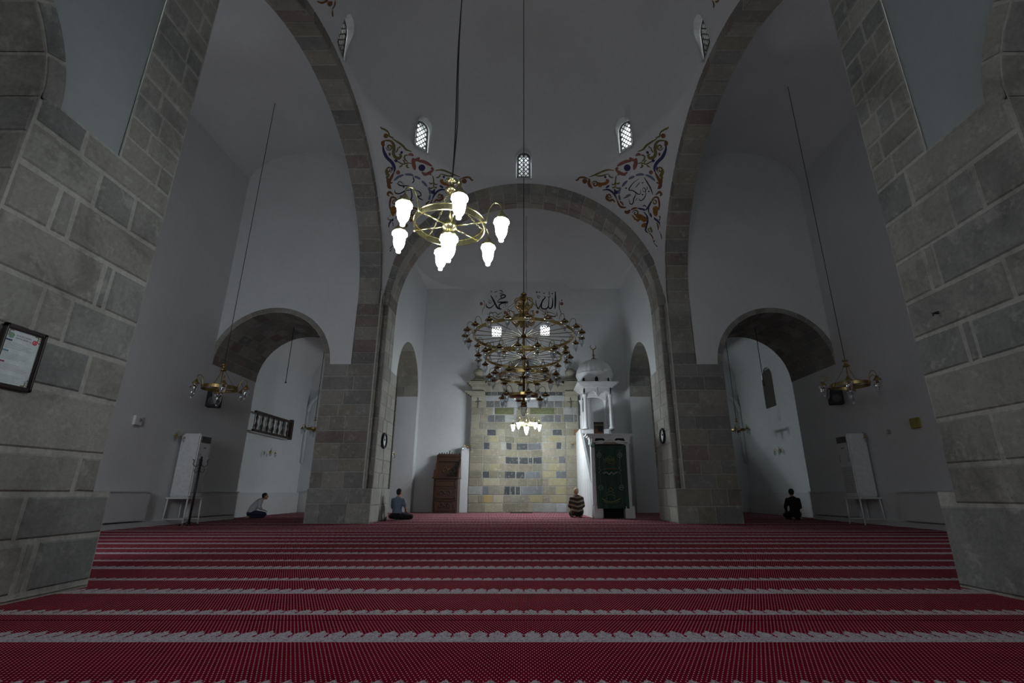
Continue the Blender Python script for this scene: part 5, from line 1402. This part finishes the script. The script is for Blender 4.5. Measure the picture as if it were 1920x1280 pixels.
S_('navy_scrollwork', TB, 8.53, ([(0, 225), (80, 215), (150, 250), (200, 310), (225, 370)], 24), ([(660, 570), (710, 640), (720, 720), (700, 800), (690, 870), (730, 910)], 24), ([(740, 470), (740, 560), (790, 650), (860, 700), (910, 750), (925, 820)], 26), ([(560, 515), (640, 530), (690, 545)], 24), ([(690, 545), (740, 480), (780, 400)], 24), ([(190, 205), (215, 270), (240, 230)], 34), ([(55, 180), (105, 150)], 22))
S_('brown_scrollwork', TB, 8.53, ([(225, 370), (270, 470), (320, 500), (380, 500)], 26), ([(70, 290), (60, 350), (110, 390), (160, 380), (200, 420)], 28), (spiral(110, 315, 40, 1.3, 0), 18), ([(350, 560), (400, 580), (440, 540)], 40), ([(450, 545), (500, 515), (560, 510)], 22), ([(740, 900), (790, 960), (810, 1010)], 16), ([(780, 400), (820, 350), (880, 340), (905, 420), (905, 500), (880, 590)], 24), ([(900, 620), (930, 690), (880, 700)], 20), ([(860, 740), (890, 860)], 36), ([(860, 100), (930, 130), (920, 180), (880, 200)], 32), ([(850, 300), (910, 255), (940, 290), (915, 320)], 30), ([(270, 400), (310, 430), (330, 470)], 20))
S_('olive_scrollwork', TB, 8.53, (spiral(530, 590, 52, 1.3, 3.2), 20), (spiral(830, 420, 46, 1.3, 3), 18), (spiral(755, 855, 36, 1.3, 0), 14), ([(500, 700), (530, 690), (560, 720), (590, 715)], 16), ([(760, 800), (790, 870), (780, 910)], 16))
S_('orange_leafwork', TB, 8.53, ([(530, 640), (600, 650), (680, 700), (700, 720)], 66), ([(840, 480), (850, 540), (850, 640)], 70), ([(620, 785), (660, 790), (685, 750)], 46), ([(470, 620), (530, 690), (600, 700)], 22))
S_('navy_scrollwork', TB, 8.53, ([(910, 880), (940, 960), (930, 1050), (900, 1120)], 10), ([(800, 1000), (830, 1080), (880, 1130), (912, 1165), (900, 1200), (880, 1170), (895, 1140)], 10), ([(890, 975), (930, 940)], 16), ([(815, 1050), (835, 1030)], 16))
DISC = [('brown_scrollwork', *TA([(1710, 290)])[0], 4.6), ('brown_scrollwork', *TA([(262, 1125)])[0], 4.8), ('rose_cartouche', *TA([(1485, 965)])[0], 3.9), ('navy_scrollwork', *TA([(1045, 880)])[0], 6.4)]
RIGHT_T = [([(665, 20), (720, 110), (770, 200), (803, 300)], 20), ([(580, 45), (500, 100), (450, 160), (420, 220), (480, 230), (530, 260), (570, 290), (608, 280), (600, 220)], 17), ([(530, 260), (525, 310), (500, 360), (490, 420), (465, 450), (435, 430), (422, 370)], 18),
           ([(640, 225), (650, 190), (680, 200), (690, 235), (660, 252), (640, 225)], 12), ([(690, 235), (690, 300), (660, 360), (620, 392), (590, 380), (585, 355)], 15), ([(705, 160), (718, 195), (695, 225)], 11), ([(600, 95), (525, 185)], 12), ([(562, 345), (520, 400)], 10), ([(618, 95), (645, 105), (665, 92)], 9), ([(640, 108), (645, 130)], 8)]
def pend_painting(mirror, label, letters, dots, small):
    fx_ = (lambda x: 1967-x) if mirror else (lambda x: x)
    P = lambda x, y: on_pend(x, y)
    r = empty('painted_medallion', on_pend(fx_(1196), 362)[0], label, 'wall painting', 'painted pendentives'); inv = -V(r.location)
    def fin_(m, name, mat): m.v = [tuple(V(v)+inv) for v in m.v]; m.build(name, mat, r)
    for k, (mat, items) in PAT.items():
        m = MB()
        for pts, w in items: ribbon_strip(m, [(fx_(x), y) for x, y in pts], w, P)
        for (kk, x, y, rr) in DISC:
            if kk == k: disc_strip(m, fx_(x), y, rr, P)
        fin_(m, k, mat)
    m = MB()
    for pts, w in letters: ribbon_strip(m, pts, w, P)
    for (x, y, rr) in dots: disc_strip(m, x, y, rr, P)
    fin_(m, 'lettering', 'paint_black')
    m = MB()
    for pts, w in small: ribbon_strip(m, pts, w, P)
    fin_(m, 'small_script', 'paint_slate')
rl = [(TB(p_), w/8.53) for p_, w in RIGHT_T]
pend_painting(False, 'painted scrollwork and ringed medallion of black script right of the back arch', rl, [(*TB([q])[0], 1.5) for q in ((375, 193), (740, 245), (640, 297))],
              [(TB([(330, 355), (380, 335), (455, 300)]), 2.2), (TB([(370, 320), (410, 300), (450, 290)]), 1.6), (TB([(640, 480), (670, 470), (700, 490)]), 2.6)])
TC = crop(700, 220, 5.82)
ll = [(TC(p_), w/5.82) for p_, w in (([(235, 790), (240, 825), (290, 830), (350, 800), (420, 790)], 14), ([(258, 718), (300, 745), (390, 745)], 14), ([(430, 640), (442, 690), (422, 718)], 12), ([(445, 790), (500, 810), (520, 850), (480, 860), (460, 830)], 12), ([(470, 840), (500, 880), (545, 905)], 12), ([(400, 750), (420, 860), (380, 930), (300, 960)], 14), ([(340, 870), (380, 900), (440, 905)], 12))]
pend_painting(True, 'painted scrollwork and ringed medallion of dark script behind the lit chandelier', ll, [(*TC([q])[0], 1.6) for q in ((330, 760), (300, 860))], [(TC([(260, 720), (290, 700), (330, 730)]), 2)])
for (strokes, label) in (([([(594, 2), (603, 5), (612, 1), (614, -6)], 4), ([(617, 2), (618, 8), (622, 2)], 8), ([(628, 0), (627, 10), (622, 17)], 3), ([(623, 18), (623, 26), (624, 31)], 3)], 'tip of a painted scroll at the top edge above the left great arch'),
                         ([([(1336, 0), (1339, 8), (1338, 15)], 3), ([(1342, 1), (1344, 3), (1349, 0)], 4)], 'tip of a painted scroll at the top edge above the right great arch')):
    m = MB()
    for pts, w in strokes: ribbon_strip(m, pts, w, lambda x, y: on_pend(x, y))
    tag(m.build('painted_scroll', 'paint_brown'), label, 'wall painting')

# script and garland on the back wall
TD = crop(890, 530, 10.105); PB_ = lambda x, y: (onY(x, y, 23.488), None)
def wall_painting(name, label, layers, cat='calligraphy'):
    c0 = None; r = None
    for (nm, mat, strokes, discs) in layers:
        m = MB()
        for pts, w in strokes: ribbon_strip(m, TD(pts), w/10.105, PB_)
        for (x, y, rr) in discs: q = TD([(x, y)])[0]; disc_strip(m, q[0], q[1], rr/10.105, PB_)
        if r is None: r = empty(name, m.v[0], label, cat)
        inv = -V(r.location); m.v = [tuple(V(v)+inv) for v in m.v]; m.build(nm, mat, r)
wall_painting('wall_calligraphy', 'slanting black Arabic script on the back wall, left of the chandelier rod', [
    ('lettering', 'paint_black', [([(302, 235), (350, 320), (400, 420), (440, 480), (510, 505)], 34), ([(515, 505), (475, 480), (462, 440), (490, 400), (540, 382), (620, 380), (625, 350)], 24), ([(425, 365), (500, 368), (560, 366), (628, 352)], 26), ([(430, 355), (470, 315), (530, 290), (575, 268), (578, 240), (540, 225), (502, 240), (498, 270), (532, 302)], 24), ([(375, 395), (340, 445), (290, 475), (240, 465), (220, 430), (222, 398)], 22), ([(368, 188), (430, 155)], 14), ([(465, 152), (500, 145), (542, 188)], 14), ([(468, 202), (530, 198)], 12), ([(300, 165), (315, 150), (330, 165), (315, 180), (300, 165)], 8)], [(575, 418, 9), (590, 452, 9), (548, 466, 9), (612, 432, 7)]),
    ('small_script', 'paint_slate', [([(385, 245), (430, 245)], 10), ([(385, 268), (430, 268)], 10), ([(255, 345), (280, 385), (330, 380)], 14), ([(270, 320), (300, 360)], 10), ([(300, 330), (330, 370)], 10)], [])])
wall_painting('wall_calligraphy', 'upright black Arabic script on the back wall, right of the chandelier rod', [
    ('lettering', 'paint_black', [([(1528, 165), (1530, 300), (1526, 420), (1522, 495)], 30), ([(1475, 285), (1478, 380), (1466, 450), (1435, 487), (1405, 470), (1396, 430)], 26), ([(1408, 282), (1402, 380), (1394, 445), (1365, 487), (1310, 496), (1270, 475), (1262, 430), (1275, 370), (1300, 320), (1328, 292), (1335, 268), (1312, 262)], 26), ([(1290, 315), (1255, 400), (1226, 465), (1206, 494), (1180, 455), (1163, 390), (1160, 325)], 20), ([(1380, 262), (1393, 275), (1407, 262), (1421, 275), (1432, 238)], 10), ([(1413, 160), (1414, 245)], 10), ([(1165, 155), (1175, 185), (1200, 170)], 16), ([(1210, 178), (1240, 176)], 18)], [(1470, 205, 12), (1315, 198, 12)]),
    ('small_script', 'paint_slate', [([(1185, 225), (1200, 285), (1235, 290)], 14), ([(1205, 240), (1245, 270)], 14)], [])])
gl = [([(150, 600), (150, 520), (185, 450), (190, 380), (165, 345)], 10), ([(1640, 660), (1632, 560), (1602, 480), (1600, 400), (1598, 340)], 12), ([(230, 600), (320, 575), (400, 560), (440, 600), (500, 570), (530, 600)], 14), ([(640, 540), (690, 530), (740, 570)], 16), ([(240, 640), (320, 640), (420, 690), (560, 690), (700, 650)], 16), ([(1050, 545), (1100, 530), (1095, 580)], 14), ([(1270, 590), (1330, 600), (1380, 555), (1540, 600)], 14), ([(1350, 640), (1420, 620), (1500, 640), (1560, 600)], 16), ([(185, 350), (160, 330)], 12), ([(1550, 550), (1570, 640)], 12), ([(520, 640), (560, 620), (540, 660)], 12)]
wall_painting('painted_garland', 'painted garland of flowers and ribbons beneath the two black wall inscriptions', [
    ('green_stems', 'paint_olive', gl, []),
    ('blossoms', 'paint_rose', [([(1640, 350), (1650, 320), (1662, 345)], 14), ([(120, 350), (130, 380)], 10)], [(125, 397, 30), (1648, 395, 32), (580, 565, 32), (1185, 555, 30)]),
    ('rose_ribbon', 'paint_rose', [([(970, 600), (1060, 640), (1150, 680), (1330, 690)], 30), ([(440, 690), (600, 690), (720, 655)], 20), ([(1380, 650), (1450, 640), (1550, 640)], 18), ([(400, 620), (440, 650), (500, 640)], 16)], []),
    ('blue_scroll', 'paint_navy', [(spiral(830, 660, 42, 1.2, 3), 20), ([(770, 600), (850, 600), (930, 640), (1000, 640)], 22)], [(325, 680, 12), (1400, 680, 14)])], 'wall painting')
# ================================================================== camera, light, view
cam = bpy.data.cameras.new('camera'); co = bpy.data.objects.new('camera', cam); C.objects.link(co)
co.location = (0, 0, CH); co.rotation_euler = (pi/2+TH, 0, 0); cam.sensor_width = 36; cam.lens = F/1920*36
cam.shift_x = -(X0-960)/1920; cam.clip_start = .05; cam.clip_end = 200; SC.camera = co
def area(name, loc, rot, sx, sy, power, col=(.80, .92, 1.0)):
    l = bpy.data.lights.new(name, 'AREA'); l.shape = 'RECTANGLE'; l.size = sx; l.size_y = sy; l.energy = power; l.color = col
    o = bpy.data.objects.new(name, l); C.objects.link(o); o.location = loc; o.rotation_euler = rot; return o
K = 1.0
# daylight through the windows behind the camera; the aisle lamps are unseen fill, added to brighten their walls
area('daylight_entrance_left', (-2.6, -3.9, 3.8), (radians(90), 0, 0), 1.4, 2.8, 0.7*K)
area('daylight_entrance_right', (2.6, -3.9, 3.8), (radians(90), 0, 0), 1.4, 2.8, 0.4*K)
area('fill_aisle_left', (-7.0, 4.2, 3.4), (radians(88), 0, radians(24)), 1.6, 2.4, 215*K, (.88, .93, 1.0))
area('fill_aisle_right', (8.0, 4.1, 5.0), (radians(90), 0, 0), 1.6, 3.0, 34*K, (.86, .92, 1.0))
w = bpy.data.worlds.new('sky'); SC.world = w; w.use_nodes = True
w.node_tree.nodes['Background'].inputs[0].default_value = (.92, .96, 1.0, 1); w.node_tree.nodes['Background'].inputs[1].default_value = 5.5
MATS['lamp_lit'].node_tree.nodes['Principled BSDF'].inputs['Emission Strength'].default_value = 38
MATS['lamp_lit_far'].node_tree.nodes['Principled BSDF'].inputs['Emission Strength'].default_value = 240
SC.view_settings.view_transform = 'Standard'; SC.view_settings.look = 'None'; SC.view_settings.exposure = 0; SC.view_settings.gamma = 1
SC.view_settings.use_curve_mapping = False
SC.cycles.use_denoising = True
SC.cycles.max_bounces = 8; SC.cycles.diffuse_bounces = 5; SC.cycles.transparent_max_bounces = 24
SC.cycles.sample_clamp_indirect = 4; SC.cycles.caustics_reflective = False; SC.cycles.caustics_refractive = False
SC.cycles.use_adaptive_sampling = False
